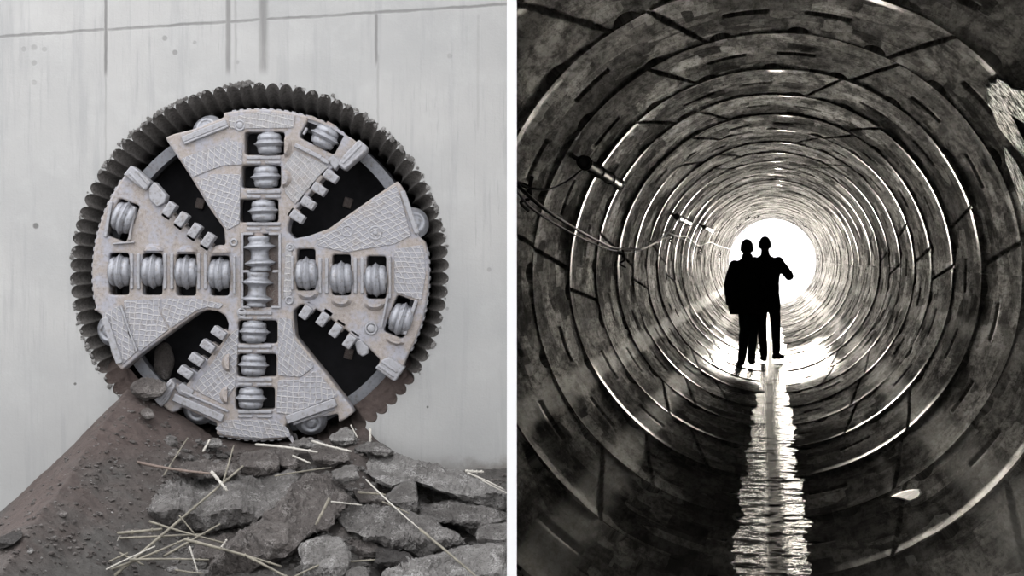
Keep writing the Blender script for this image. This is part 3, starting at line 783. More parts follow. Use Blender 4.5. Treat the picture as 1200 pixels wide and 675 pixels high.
rocks = [
 ('concrete_slab', [(408,534),(423,527),(475,538),(509,546),(550,557),(575,566),(599,578),(599,604),(550,592),(509,572),(492,566),(475,563),(457,571),(440,562),(423,552),(408,545)], 'pale_rubble', 'long pale broken slab sloping down to the right at the top of the rubble by the white divider', dict(thick=.5, lean=1.2, dY=.0, Y=15.3)),
 ('rubble_block', [(450,583),(475,563),(489,563),(490,602),(469,598)], 'grey_rubble', 'upright wedge-shaped stone propping the left end of the long pale slab', dict(thick=.25, Y=15.0, lean=.5)),
 ('concrete_slab', [(487,591),(530,589),(567,594),(594,609),(567,620),(556,625),(535,615),(509,612),(487,604)], 'grey_rubble', 'smooth grey slab tucked in the dark gap under the long pale slab', dict(thick=.4, Y=14.95, lean=.9)),
 ('rubble_block', [(396,590),(417,586),(475,598),(509,609),(544,628),(549,640),(530,644),(492,655),(475,641),(455,643),(434,632),(400,621),(392,604)], 'grey_rubble', 'large jagged slab crossing the middle of the rubble under the slanting pale reed', dict(thick=.4, Y=14.35, lean=.9)),
 ('rubble_block', [(282,625),(327,590),(346,562),(362,552),(388,553),(405,568),(413,590),(400,600),(390,619),(362,629),(348,644),(319,658),(290,674),(262,690),(236,690),(245,664)], 'brown_rubble', 'biggest brown-grey boulder lying diagonally in the centre of the rubble', dict(thick=.5, Y=14.0, lean=.9)),
 ('concrete_slab', [(178,566),(205,558),(250,558),(300,556),(345,552),(352,566),(330,592),(295,617),(265,617),(229,624),(193,620),(172,602)], 'grey_rubble', 'broad flat grey slab left of the centre boulder behind the reeds', dict(thick=.5, Y=14.5, lean=1.6)),
 ('rubble_block', [(350,640),(377,626),(402,630),(412,653),(408,672),(385,686),(357,684)], 'pale_rubble', 'squarish pale stone at the bottom below the centre boulder', dict(thick=.35, Y=13.75, lean=.6)),
 ('concrete_slab', [(450,672),(475,656),(521,648),(550,641),(599,641),(599,692),(450,692)], 'pale_rubble', 'wide pale slab in the bottom right corner of the rubble beside the white divider', dict(thick=.45, Y=13.5, lean=1.0)),
 ('rubble_block', [(558,620),(580,613),(599,612),(599,641),(560,641)], 'grey_rubble', 'small grey stone beside the white divider above the bottom corner slab', dict(thick=.3, Y=14.5)),
 ('rubble_block', [(388,553),(403,545),(417,545),(422,560),(405,569),(393,564)], 'grey_rubble', 'round dark stone at the upper right shoulder of the centre boulder', dict(thick=.22, Y=14.75)),
 ('rubble_block', [(403,622),(425,628),(448,640),(456,656),(423,658),(406,643)], 'brown_rubble', 'shaded brown stone under the large jagged slab', dict(thick=.3, Y=14.3)),
 ('rubble_block', [(315,524),(342,522),(353,545),(343,556),(327,545)], 'brown_rubble', 'thin brown shard standing left of the reed under the cutter head', dict(thick=.18, Y=15.6)),
 ('rubble_block', [(357,526),(380,523),(405,526),(411,541),(385,547),(366,539)], 'brown_rubble', 'flat brown shard right under the lowest roller of the cutter head', dict(thick=.22, Y=15.6)),
 ('rubble_block', [(283,530),(319,524),(332,538),(322,554),(300,560),(280,556)], 'brown_rubble', 'reddish brown clod directly below the bottom of the cutter head', dict(thick=.3, Y=15.5)),
 ('rubble_block', [(383,514),(405,498),(418,506),(416,521),(400,525)], 'pale_rubble', 'pale crumbly lump touching the lower right rim of the cutter head', dict(thick=.15, Y=16.15)),
 ('rubble_block', [(340,518),(360,513),(374,515),(384,524),(353,527)], 'grey_rubble', 'flat grey flake just under the rim roller at the bottom of the head', dict(thick=.14, Y=16.0)),
 ('rubble_block', [(411,527),(434,517),(462,528),(458,535),(430,533)], 'grey_rubble', 'thin layered flake on top of the long pale slab', dict(thick=.2, Y=15.9)),
 ('rubble_block', [(130,672),(151,657),(187,655),(206,664),(212,690),(128,690)], 'grey_rubble', 'grey stone at the bottom edge under the crossing reeds', dict(thick=.35, Y=14.1)),
 ('rubble_block', [(405,671),(418,664),(430,665),(440,690),(402,690)], 'grey_rubble', 'small stone at the bottom edge right of the squarish pale stone', dict(thick=.25, Y=13.6)),
 ('rubble_block', [(148,583),(165,577),(180,585),(176,600),(158,604),(146,596)], 'grey_rubble', 'rounded grey lump at the left end of the broad flat slab', dict(thick=.2, Y=14.9)),
 ('rubble_block', [(208,545),(240,538),(276,545),(280,558),(238,560),(210,558)], 'brown_rubble', 'brown clod above the broad flat slab under the thin brown twig', dict(thick=.25, Y=15.2)),
 ('rubble_block', [(232,636),(270,622),(300,618),(296,640),(262,662),(240,672),(224,660)], 'brown_rubble', 'brown block wedged between the flat slab and the centre boulder', dict(thick=.35, Y=14.25)),
 ('rubble_block', [(412,574),(440,572),(452,584),(448,594),(420,590)], 'brown_rubble', 'brown stone in the hollow left of the upright wedge', dict(thick=.25, Y=15.0)),
 ('rubble_block', [(436,640),(456,644),(476,645),(492,657),(470,668),(440,664)], 'dark_rubble', 'dark stone in the gap between jagged slab and bottom corner slab', dict(thick=.25, Y=14.15)),
 ('muddy_clod', [(152,452),(160,445),(172,442),(190,444),(199,452),(188,466),(170,470),(156,462)], 'brown_rubble', 'big muddy clod caught at the lower left opening of the cutter head', dict(thick=.3, Y=16.25, lean=.5)),
 ('muddy_clod', [(162,482),(172,476),(180,481),(182,490),(170,492)], 'brown_rubble', 'flat clod on the slope under the lower left of the head', dict(thick=.15, Y=15.9)),
 ('muddy_clod', [(118,495),(126,489),(134,484),(136,488),(124,497)], 'brown_rubble', 'thin sliver of earth high on the left edge of the slope', dict(thick=.1, Y=16.2)),
 ('muddy_clod', [(122,501),(130,495),(134,497),(126,503)], 'brown_rubble', 'small sliver of earth just below the thin sliver on the slope', dict(thick=.08, Y=16.1)),
 ('muddy_clod', [(-4,630),(10,624),(27,622),(28,628),(14,640),(-4,646)], 'dark_rubble', 'dark hollow clod at the left edge of the slope', dict(thick=.15, lean=.8)),
 ('muddy_clod', [(26,644),(34,641),(40,643),(38,649),(28,650)], 'grey_rubble', 'small grey clod right of the dark hollow clod', dict(thick=.08)),
 ('muddy_clod', [(66,600),(74,597),(80,602),(76,607),(67,606)], 'brown_rubble', 'small brown clod halfway up the bare left slope', dict(thick=.08)),
 ('muddy_clod', [(236,590-72),(250,512),(262,516),(260,524),(242,526)], 'grey_rubble', 'grey clod beside the bottom left rim of the cutter head', dict(thick=.15, Y=16.1)),
 ('muddy_clod', [(190,530),(204,526),(214,532),(206,538),(194,537)], 'brown_rubble', 'brown clod left of the leaning pale stalk below the head', dict(thick=.12)),
]
for i, (nm, poly, mt, lb, kw) in enumerate(rocks):
    rock(nm, poly, mt, lb, 'clod' if 'clod' in nm else ('slab' if 'slab' in nm else 'stone'), seed=i+1, **kw)
# lump of earth standing inside the lower left opening
bm = bmesh.new(); vs = add_ball(bm, (0, 0, .17), (.10, .10, .19), 4)
for v_ in vs: v_.co += v_.co.normalized()*.02*noise.noise(v_.co*9)
o = bobj('muddy_clod', bm, 'brown_rubble', None, True); o.location = P(192, 444, 16.95); tag(o, 'upright rounded clod inside the lower left opening of the head', 'clod')

# loose crumbs and pebbles strewn over the heap (uncountable)
def crumbs(name, count, area, rmin, rmax, mat, label, seed, pw=2.2):
    random.seed(seed); bm = bmesh.new()
    base = bmesh.new(); bmesh.ops.create_icosphere(base, subdivisions=1, radius=1.0)
    bv = [v_.co.copy() for v_ in base.verts]; bf = [[v_.index for v_ in f.verts] for f in base.faces]; base.free()
    for i in range(count):
        for _ in range(20):
            px = random.uniform(area[0], area[2]); py = random.uniform(area[1], area[3])
            if py > hwall(px)+2: break
        Y = ground_hit(px, py)
        if Y > WY-.15: continue
        p = P(px, py, Y); p.z = mound_z(p.x, p.y); r = rmin+(rmax-rmin)*random.random()**pw
        sx, sy, sz = r*random.uniform(.7, 1.5), r*random.uniform(.7, 1.3), r*random.uniform(.35, .8)
        rot = Matrix.Rotation(random.uniform(0, 6.28), 3, 'Z') @ Matrix.Rotation(random.uniform(-.5, .5), 3, 'X')
        vs_ = [bm.verts.new(p+rot @ Vector((q.x*sx, q.y*sy, q.z*sz))*(1+.35*noise.noise(q*1.7+Vector((i*.37, 0, 0))))) for q in bv]
        for f in bf: bm.faces.new([vs_[k] for k in f])
    tag(bobj(name, bm, mat), label, 'crumbs', kind='stuff')
crumbs('soil_crumbs', 3000, (0, 470, 597, 675), .005, .032, 'brown_rubble', 'brown soil crumbs strewn all over the earth heap', 3, 3.2)
crumbs('stone_chips', 1500, (190, 512, 597, 675), .006, .062, 'grey_rubble', 'grey stone chips strewn between the rubble blocks', 4, 2.6)
crumbs('pale_chips', 330, (0, 490, 597, 675), .004, .016, 'pale_rubble', 'tiny pale chips sprinkled on the earth heap', 5, 2.0)

# ================================================================== REEDS
def reed(a, b, wpx, mat, label, Ya, Yb, bend=0.0, group=None, name='dry_reed'):
    A = P(a[0], a[1], Ya); B = P(b[0], b[1], Yb)
    pts = []
    L = (B-A).length
    for i in range(9):
        t = i/8; p = A.lerp(B, t); p.z += bend*math.sin(PI*t)*L
        pts.append(p)
    r = wpx*.57*((Ya+Yb)/2)/F
    bm = bmesh.new(); add_tube(bm, pts, [r*(1-.35*i/8) for i in range(9)], 8)
    # nodes of the stalk
    for t in (1, 3, 5, 7):
        d = (pts[t+1]-pts[t-1]).normalized()
        add_lathe(bm, [(-r*.6, r*.9), (-r*.2, r*1.22), (r*.2, r*1.22), (r*.6, r*.9)], d, pts[t], 8)
    o = bobj(name, bm, mat, None, True); c = A.lerp(B, .5)
    o.data.transform(Matrix.Translation(-c)); o.location = c
    return tag(o, label, 'reed', group)
Z0 = 13.55
reeds = [
 ((129,679),(285,546),3.4,'straw','longest dry reed rising steeply to the right across the flat slab',13.6,14.3),
 ((80,622),(168,662),3.2,'straw','reed with a pale tip sloping down right from the bare slope',14.3,13.7),
 ((98,637-10),(190,620),4.2,'straw','uppermost of the flat reeds left, nearly level with a cut end',14.2,14.0),
 ((112,644-12),(240,626),2.8,'straw','second flat reed just under the uppermost, pale cut end',14.1,13.9),
 ((216,632),(330,664),3.4,'straw','knobbly reed running right and down over the centre boulder foot',13.4,13.3),
 ((118,672),(222,630),3.0,'straw','reed rising right just under the longest reed',13.65,13.6),
 ((192,652),(258,614),2.8,'straw','short reed rising to the edge of the flat slab',13.75,13.8),
 ((152,656),(245,656),2.6,'straw','level reed lying low across the bottom stone',13.6,13.6),
 ((175,611),(262,636),2.6,'straw','reed sloping gently right from the foot of the flat slab',13.95,13.8),
 ((60,690),(150,648),3.0,'straw','darker reed leaving the bottom edge below the crossing',13.6,13.7),
 ((100,680),(182,640),2.2,'pale_straw','thin pale reed beside the foot of the longest reed',13.55,13.65),
 ((158,541),(247,555),3.4,'brown_twig','thin brown twig lying level above the flat slab',15.3,14.4),
 ((261,567),(274,522),2.2,'straw','slim stalk leaning up beside the cut white stalk',14.2,15.0),
 ((248,553),(266,575),3.6,'pale_straw','short white cut stalk where reeds cross above the flat slab',14.25,14.1),
 ((238,529),(246,515),2.4,'pale_straw','tiny pale stalk standing near the lower left roller',15.6,15.8),
 ((192,557),(220,513),1.8,'straw','leaning pale stalk on the slope below the head',15.2,15.9),
 ((300,521),(372,530),3.0,'pale_straw','pale straw lying under the bottom rim of the cutter head',15.9,15.3),
 ((366,517),(412,529),2.8,'pale_straw','pale straw continuing right below the lowest rim roller',15.8,15.4),
 ((343,534),(364,543),2.2,'pale_straw','short pale straw on the brown shards',15.3,15.2),
 ((322,558),(388,548),1.8,'straw','thin straw lying on the crest of the centre boulder',14.4,14.6),
 ((386,584),(370,615),3.4,'straw','stubby reed standing on the centre boulder',13.75,13.65),
 ((388,588),(424,592),2.0,'pale_straw','short straw pointing right from the stubby reed',13.9,14.0),
 ((419,577),(452,580),3.0,'straw','short level reed in the hollow under the long pale slab',14.75,14.75),
 ((429,562),(492,620),1.8,'pale_straw','upper half of the slanting pale reed over the jagged slab',14.5,13.7),
 ((492,620),(575,690),3.0,'straw','lower half of the slanting reed reaching the bottom edge',13.7,13.1),
 ((448,588),(480,602),1.8,'straw','thin straw on the wedge-shaped stone',14.5,14.4),
 ((545,552),(567,553),3.0,'pale_straw','flat white straw on the long pale slab by the wall',15.1,15.1),
 ((548,554),(575,566),2.0,'pale_straw','first of three white straws fanning right on the long slab',15.0,14.9),
 ((553,556),(590,573),1.8,'pale_straw','longest of three white straws fanning right on the long slab',15.0,14.8),
 ((565,563),(597,579),1.6,'pale_straw','white straw nearest the white divider on the long slab',14.9,14.8),
 ((411,498),(419,513),1.6,'pale_straw','thin straw hooked on the lump at the lower right rim',15.95,15.9),
 ((434,503),(434,518),2.6,'pale_straw','short upright white straw against the wall right of the head',16.3,16.1),
 ((86,586),(94,567),1.5,'pale_straw','short white straw upper on the bare left slope',15.4,15.5),
 ((58,634),(72,613),1.3,'straw','short straw lower on the bare left slope',15.0,15.1),
 ((-2,674),(14,654),2.6,'straw','straw at the bottom left corner of the slope',14.6,14.7),
 ((40,680),(62,657),4.0,'pale_straw','broad frayed pale stalk at the bottom left',14.2,14.4),
 ((34,678),(40,660),2.2,'straw','small stalk left of the frayed pale stalk',14.3,14.4),
 ((128,546-16),(136,534-12),1.4,'pale_straw','tiny straw high on the slope near the left hole edge',15.7,15.8),
 ((132,646),(140,628),1.3,'pale_straw','tiny straw standing between the flat reeds',14.0,14.0),
 ((290,652),(362,690),3.0,'straw','reed running down right over the dark gap at the bottom',13.3,13.1),
 ((318,690),(374,662),2.8,'straw','reed crossing the foot of the squarish pale stone',13.3,13.4),
 ((205,668),(238,672),2.4,'straw','short level reed at the bottom below the centre boulder',13.5,13.5),
 ((222,640),(232,672),2.0,'pale_straw','forked pale stalk hanging between reeds and boulder',13.55,13.5),
 ((395,660),(440,656),2.2,'straw','short twig in the dark gap right of the squarish stone',13.9,13.9),
 ((259,642),(266,632),2.2,'pale_straw','tiny cut stalk end beside the knobbly reed',13.6,13.6),
 ((210,604),(228,626),1.8,'straw','short leaning stalk where the flat reeds cross',13.8,13.8),
]
for i, (a, b, w_, mt, lb, Ya, Yb) in enumerate(reeds): reed(a, b, w_, mt, lb, Ya, Yb, bend=.012*math.sin(i*2.1))

# ================================================================== TUNNEL
R = 1.4
AX = Vector((305, F, 34)).normalized(); EX = AX.cross(Vector((0, 0, 1))).normalized(); EZ = EX.cross(AX).normalized()
T0 = Vector((0, 0, EYE-.10))
TM = Matrix(((EX.x, AX.x, EZ.x, T0.x), (EX.y, AX.y, EZ.y, T0.y), (EX.z, AX.z, EZ.z, T0.z), (0, 0, 0, 1)))
TMi = TM.inverted()
def T(x, s, z): return TM @ Vector((x, s, z))
def TW(px, py, inset=0.0):
    """point of the lining met by the view through a pixel"""
    o = TMi @ Vector((0, 0, EYE)); d = (TMi.to_3x3() @ Vector((px-600, F, 337.5-py))).normalized()
    r = R-inset
    a = d.x**2+d.z**2; b = 2*(o.x*d.x+o.z*d.z); c = o.x**2+o.z**2-r*r
    t = (-b+math.sqrt(b*b-4*a*c))/(2*a)
    q = o+d*t; return TM @ q
RL = 1.85; S_START = 5.8; FIRST = 9.95-3*RL      # ring joints at FIRST + k*RL
def profile_noise(TH, Sg, seed):
    g = np.random.default_rng(seed); out = np.zeros_like(TH)
    for k in range(10):
        a = g.integers(1, 14); b = g.uniform(.5, 9); ph = g.uniform(0, 6.28)
        out += np.sin(a*TH+b*Sg+ph)/(1+k*.25)
    return out
def build_ring(k, s0, s1, nth, ns, clip):
    fine = max(6, ns//5)
    L = RL
    base = np.unique(np.concatenate([np.linspace(0, .03, fine), np.linspace(.03, .16, fine), np.linspace(.16, L-.30, ns-4*fine if ns > 4*fine+8 else 10), np.linspace(L-.30, L-.02, 2*fine), np.linspace(L-.02, L, 4)]))
    sl = base[(base+s0 >= S_START-1e-6)]
    th = np.linspace(0, 2*PI, nth+1)
    TH, SL = np.meshgrid(th, sl)
    g = np.random.default_rng(100+k)
    step = g.uniform(.002, .0055)
    r = R - step*(1-SL/L)
    r += np.where(SL < .14, -(1-SL/.14)*g.uniform(.0005, .004), 0)            # near lip turned to the light
    # wet ring lips, tilted and glossed in patches to glint with exit light
    flank = lambda c, w_: np.clip(1.5-np.abs(((TH-math.radians(c)+PI) % (2*PI)-PI))/math.radians(w_), 0, 1)
    win = np.maximum(np.maximum(flank(g.uniform(20, 34), g.uniform(12, 26)), flank(g.uniform(148, 166), g.uniform(14, 26))), g.uniform(.3, 1)*flank(g.uniform(295, 320), g.uniform(8, 20)))
    win = np.maximum(win, g.uniform(.3, 1)*flank(g.uniform(220, 250), g.uniform(8, 16)))
    lipj = g.uniform(.75, 1.1)
    win = np.maximum(win, flank(g.uniform(84, 90), g.uniform(1.5, 4)))
    if 6 < s0 < 9: win = np.maximum(win, 1.4*flank(74, 9))
    amt = g.uniform(.65, 1) if 11 < s0 < 32 else g.uniform(.1, .5)
    win = win*amt
    r += np.where(SL < .17, -(1-SL/.17)*.17*max(.004, (R/max(s0, 5)-.035)/2)*lipj*win, 0)
    r += .0009*profile_noise(TH, SL, k)
    # ring is a touch eccentric
    ea, eb = g.uniform(0, 6.28), g.uniform(0, .006)
    r += eb*np.cos(TH-ea)
    # ring joint groove
    r += np.where((SL > L-.012), .02, 0)
    off = (0.0, math.radians(11), math.radians(-6))[k % 3]
    segs = np.radians(np.array([5, 64, 116, 176, 236, 304]))+off
    for j, a in enumerate(segs):
        sg = (1 if j % 2 else -1)*(.085 if j % 3 else .05)
        d = ((TH-(a+sg*(SL-L/2))+PI) % (2*PI)-PI)*R
        r += np.where(np.abs(d) < .011, .014, 0)
        nxt = segs[(j+1) % 6]+(2*PI if j == 5 else 0)
        inside = ((TH-a) % (2*PI)) < (nxt-a)
        r += np.where(inside & (np.abs(d) > .011), g.uniform(-.002, .003), 0)
        span = nxt-a
        # bolt pockets: half-moons with their straight side at the far joint
        for f in (.15, .5, .85):
            c = a+span*f
            du = ((TH-c+PI) % (2*PI)-PI)*R; ds = (L-.035-SL)
            inp = (ds > 0) & ((du/.060)**2+(ds/.24)**2 < 1)
            r += np.where(inp, .085, 0)
        for f in (.33, .67):
            c = a+span*f+.05
            du = ((TH-c+PI) % (2*PI)-PI)*R; ds = np.abs(SL-L*.52-du*.05)
            r += np.where((np.abs(du) < .12) & (ds < .035), .032, 0)
    r = r + 0.0
    lipw = np.where(SL < .17, 1.0, 0.0)*win
    TH = np.vstack([TH[:1], TH]); SL = np.vstack([SL[:1], SL]); r = np.vstack([np.full_like(r[:1], R+.05), r]); lipw = np.vstack([lipw[:1], lipw])
    V = np.stack([r*np.cos(TH), s0+SL, r*np.sin(TH)], -1)
    A = np.stack([TH*R, s0+SL, lipw], -1)
    idx = np.arange(V.shape[0]*V.shape[1]).reshape(V.shape[:2])
    Q = np.stack([idx[:-1, :-1], idx[:-1, 1:], idx[1:, 1:], idx[1:, :-1]], -1).reshape(-1, 4)
    V = V.reshape(-1, 3)
    if clip:
        wx = V @ np.array([EX.x, AX.x, EZ.x])+T0.x
        keep = (wx[Q] > -.004).all(1); Q = Q[keep]
    return V, Q, A.reshape(-1, 3)
k = 0; s0 = FIRST
while s0 < 56:
    if s0+RL > S_START+.05:
        near = s0 < 14; midr = s0 < 24
        nth, ns = (1500, 110) if near else ((1000, 80) if midr else (420, 50))
        V, Q, A = build_ring(k, s0, s0+RL, nth, ns, s0 < 9.6)
        # drop vertices no face uses
        used = np.unique(Q); mp = np.full(len(V), -1); mp[used] = np.arange(len(used))
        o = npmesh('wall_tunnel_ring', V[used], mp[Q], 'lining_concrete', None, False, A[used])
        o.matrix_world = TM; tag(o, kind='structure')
    k += 1; s0 += RL
S_END = s0
# outer skin of the tunnel so no daylight leaks in
bm = bmesh.new(); seg = 64
rr = [[bm.verts.new(Vector((r*math.cos(2*PI*i/seg), s, r*math.sin(2*PI*i/seg)))) for i in range(seg)] for r, s in ((1.52, S_START), (1.52, 7.5), (1.52, 10.4), (1.52, S_END), (1.40, S_END))]
for q, w_ in zip(rr, rr[1:]):
    for i in range(seg): bm.faces.new((q[i], q[(i+1) % seg], w_[(i+1) % seg], w_[i]))
bmesh.ops.bisect_plane(bm, geom=bm.verts[:]+bm.edges[:]+bm.faces[:], plane_co=TMi @ Vector((0, 8, 0)), plane_no=(TMi.to_3x3() @ Vector((1, 0, 0))), clear_inner=True)
o = bobj('wall_tunnel_outer', bm, 'bay_concrete'); o.matrix_world = TM; tag(o, kind='structure')
# portal wall round the near mouth
mc = T(0, S_START, 0)
L1 = [(.0, -1.6), (4.2, -1.6), (4.2, 4.6), (.0, 4.6)]
# clip the portal circle at the partition
cir = []
for i in range(200):
    a = 2*PI*i/200; q = T(1.43*math.cos(a), S_START, 1.43*math.sin(a)); cir.append((q.x, q.z))
right = [(x, z) for x, z in cir if x > 0]
top = max((z for x, z in right if x < .06), default=mc.z+1); 
# outline: rectangle with the circle bitten out on the partition side
a_list = sorted([(math.atan2(z-mc.z, x-mc.x), x, z) for x, z in right])
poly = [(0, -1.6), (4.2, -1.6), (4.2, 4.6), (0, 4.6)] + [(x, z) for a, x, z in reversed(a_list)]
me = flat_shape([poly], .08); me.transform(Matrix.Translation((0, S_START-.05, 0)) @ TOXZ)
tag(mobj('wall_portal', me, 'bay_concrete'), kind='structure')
box_struct('ceiling_blocker', (.02, -9, 3.3), (4.2, 5.7, 3.5), 'bay_concrete')  # unseen roof added to keep skylight out of the tunnel mouth
box_struct('wall_right_blocker', (4.2, -9, -1.6), (4.4, 5.9, 4.6), 'bay_concrete')  # unseen side wall, added with the roof to shade the mouth
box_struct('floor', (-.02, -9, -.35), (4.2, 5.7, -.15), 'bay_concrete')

# water lying in the invert
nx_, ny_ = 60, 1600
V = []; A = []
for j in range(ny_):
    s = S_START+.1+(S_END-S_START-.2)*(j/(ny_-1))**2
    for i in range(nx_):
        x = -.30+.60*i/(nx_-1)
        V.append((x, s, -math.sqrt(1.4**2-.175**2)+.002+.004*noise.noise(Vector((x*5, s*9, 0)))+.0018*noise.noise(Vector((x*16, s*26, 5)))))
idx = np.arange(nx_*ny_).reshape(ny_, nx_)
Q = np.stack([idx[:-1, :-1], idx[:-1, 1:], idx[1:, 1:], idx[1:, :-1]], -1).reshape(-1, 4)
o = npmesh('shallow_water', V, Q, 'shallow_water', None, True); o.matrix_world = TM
tag(o, 'narrow strip of shining water along the tunnel bottom', 'water', kind='stuff')

# ---------------------------------------------------------------- cables, lamps, brackets in the tunnel
def cable(name, pts, rad, mat, label, inset=.04):
    W_ = [TW(x, y, i) for x, y, i in pts]
    bm = bmesh.new(); add_tube(bm, smooth_path(W_, 10), rad, 8)
    o = bobj(name, bm, mat, None, True); c = sum((Vector(w_) for w_ in W_), Vector())/len(W_)
    o.data.transform(Matrix.Translation(-c)); o.location = c
    return tag(o, label, 'cable')
cable('power_cable', [(604,214,.03),(618,228,.08),(640,246,.11),(668,264,.12),(698,281,.1),(724,291,.04),(752,291,.10),(772,281,.08),(784,272,.03)], .010, 'cable_rubber', 'thick black cable sagging along the left tunnel wall from the white divider')
cable('power_cable', [(604,222,.03),(622,243,.05),(650,262,.07),(690,283,.06),(722,294,.03),(748,294,.06),(786,277,.04),(800,280,.06),(815,288,.03)], .007, 'cable_rubber', 'thinner cable running just below the thick sagging cable')
cable('power_cable', [(604,212,.03),(620,220,.06),(640,222,.08),(662,214,.1),(682,199,.12)], .006, 'cable_rubber', 'thin cable drooping up to the near lamp housing')
cable('power_cable', [(784,273,.03),(795,277,.08),(804,277,.05),(812,283,.08),(820,288,.05),(832,284,.1),(842,288,.05),(856,292,.08)], .009, 'pale_cable', 'pale wavy cable continuing deeper into the tunnel')
def clip_part(px, py, label):
    c = TW(px, py, 0.0); q = TMi @ c; nrm = (TM.to_3x3() @ Vector((-q.x, 0, -q.z))).normalized()
    bm = bmesh.new()
    add_tube(bm, [c-nrm*.02, c+nrm*.05], .012, 8)
    t = (AX.cross(nrm)).normalized()
    add_tube(bm, smooth_path([c+nrm*.05, c+nrm*.07+t*.05, c+nrm*.03+t*.09, c+nrm*.09+t*.12], 5), .009, 8)
    add_tube(bm, [c+nrm*.04-t*.06, c+nrm*.05+t*.03], .011, 8)
    o = bobj('cable_hook', bm, 'bracket_iron', None, True); o.data.transform(Matrix.Translation(-c)); o.location = c
    tag(o, label, 'hook')
for x, y, lb in ((611, 216, 'iron hook holding the cables next to the white divider'), (724, 297, 'iron hook where the two cables touch the wall mid-left'), (784, 273, 'iron hook where the dark cable meets the pale wavy cable'),
                 (818, 290, 'iron hook below the pale wavy cable'), (866, 262, 'bent iron hook upper left of the bright exit'), (871, 270, 'iron hook nearest the left walker\'s head'), (888, 252, 'iron hook straight above the two walkers'),
                 (927, 254, 'iron hook upper right of the walkers above the exit'), (934, 261, 'iron hook just below the upper right hook'), (945, 264, 'iron hook at the upper right rim of the exit'), (961, 303, 'iron hook sticking out at the right rim of the exit'), (842, 296, 'iron hook at the left rim of the exit'), (877, 253, 'iron hook between the upper left hooks above the exit')):
    clip_part(x, y, lb)
def lamp(p0, p1, rad, label, tube):
    a = TW(*p0); b = TW(*p1); d = (b-a).normalized(); c = (a+b)/2
    o = empty('tube_lamp', c, label, 'lamp')
    q = TMi @ c; nrm = (TM.to_3x3() @ Vector((-q.x, 0, -q.z))).normalized()
    L = (b-a).length
    bm = bmesh.new(); add_lathe(bm, [(-L/2, rad*.6), (-L/2+.02, rad*.95), (-L/2+.05, rad), (L/2-.05, rad), (L/2-.02, rad*.95), (L/2, rad*.6)], d, (0, 0, 0), 20)
    bobj('lamp_housing', bm, tube, o, True)
    for f in (-.46, -.15, .15, .46):
        bm = bmesh.new(); add_lathe(bm, [(-.03, rad*1.02), (-.03, rad*1.16), (.03, rad*1.16), (.03, rad*1.02)], d, d*L*f, 20); bobj('clamp', bm, 'bracket_iron', o, True)
    for f in (-.3, .3):
        bm = bmesh.new(); add_tube(bm, [d*L*f, d*L*f-nrm*.17], .014, 8); add_lathe(bm, [(0, .05), (.015, .05)], nrm, d*L*f-nrm*.17, 14); bobj('bracket', bm, 'bracket_iron', o)
    bm = bmesh.new(); add_lathe(bm, [(-.06, rad*.7), (-.05, rad*1.05), (0, rad*1.05), (.02, rad)], d, -d*L*.5, 16); bobj('end_cap', bm, 'bracket_iron', o, True)
lamp((684, 190, .14), (727, 217, .14), .036, 'unlit grey tube lamp fixed high on the left tunnel wall near the viewer', 'fixture_grey')
lamp((793, 254, .14), (809, 262, .14), .036, 'second tube lamp deeper on the left tunnel wall, pale casing', 'tube_glass')
lamp((825, 266, .14), (835, 271, .14), .034, 'third and farthest tube lamp on the left tunnel wall', 'tube_glass')

# white mineral crust at the right edge
def crust(pts, name, label, thick=.02, seed=1):
    bm = bmesh.new(); cx = sum(p[0] for p in pts)/len(pts); cy = sum(p[1] for p in pts)/len(pts)
    rp = rounded(pts, 4, 3); rings = []
    for f, h in ((1.0, -.002), (.9, .003), (.7, thick), (.45, thick*.9), (.2, thick), (.05, thick)):
        ring_ = []
        for i, (x, y) in enumerate(rp):
            jj = 1+.18*noise.noise(Vector((x*.21, y*.21, seed)))
            xx = cx+(x-cx)*f*jj; yy = cy+(y-cy)*f*jj
            rad_ = math.hypot(xx-905, yy-320); h2 = .09*max(0, min(1, (rad_-305)/60))*(1 if f < .99 else 0)
            ring_.append(bm.verts.new(TW(xx, yy, h+h2+.002*noise.noise(Vector((xx*.4, yy*.4, seed))))))
        rings.append(ring_)
    for q, w_ in zip(rings, rings[1:]):
        for i in range(len(q)): bm.faces.new((q[i], q[(i+1) % len(q)], w_[(i+1) % len(q)], w_[i]))
    bm.faces.new(rings[-1])
    c = TW(cx, cy); bmesh.ops.translate(bm, verts=bm.verts, vec=-c)
    o = bobj(name, bm, 'lime_deposit'); o.location = c; tag(o, label, 'crust')
crust([(1156, 98), (1168, 90), (1182, 96), (1203, 104), (1206, 150), (1200, 132), (1186, 122), (1180, 140), (1192, 160), (1204, 172), (1204, 186), (1186, 170), (1168, 148), (1158, 122)], 'mineral_crust', 'speckled white mineral crust high at the right edge of the tunnel wall', .005, 1)
crust([(1176, 170), (1182, 176), (1192, 192), (1203, 212), (1205, 262), (1196, 240), (1186, 210), (1178, 186)], 'mineral_crust', 'lower smooth white streak of crust below the speckled one', .004, 5)
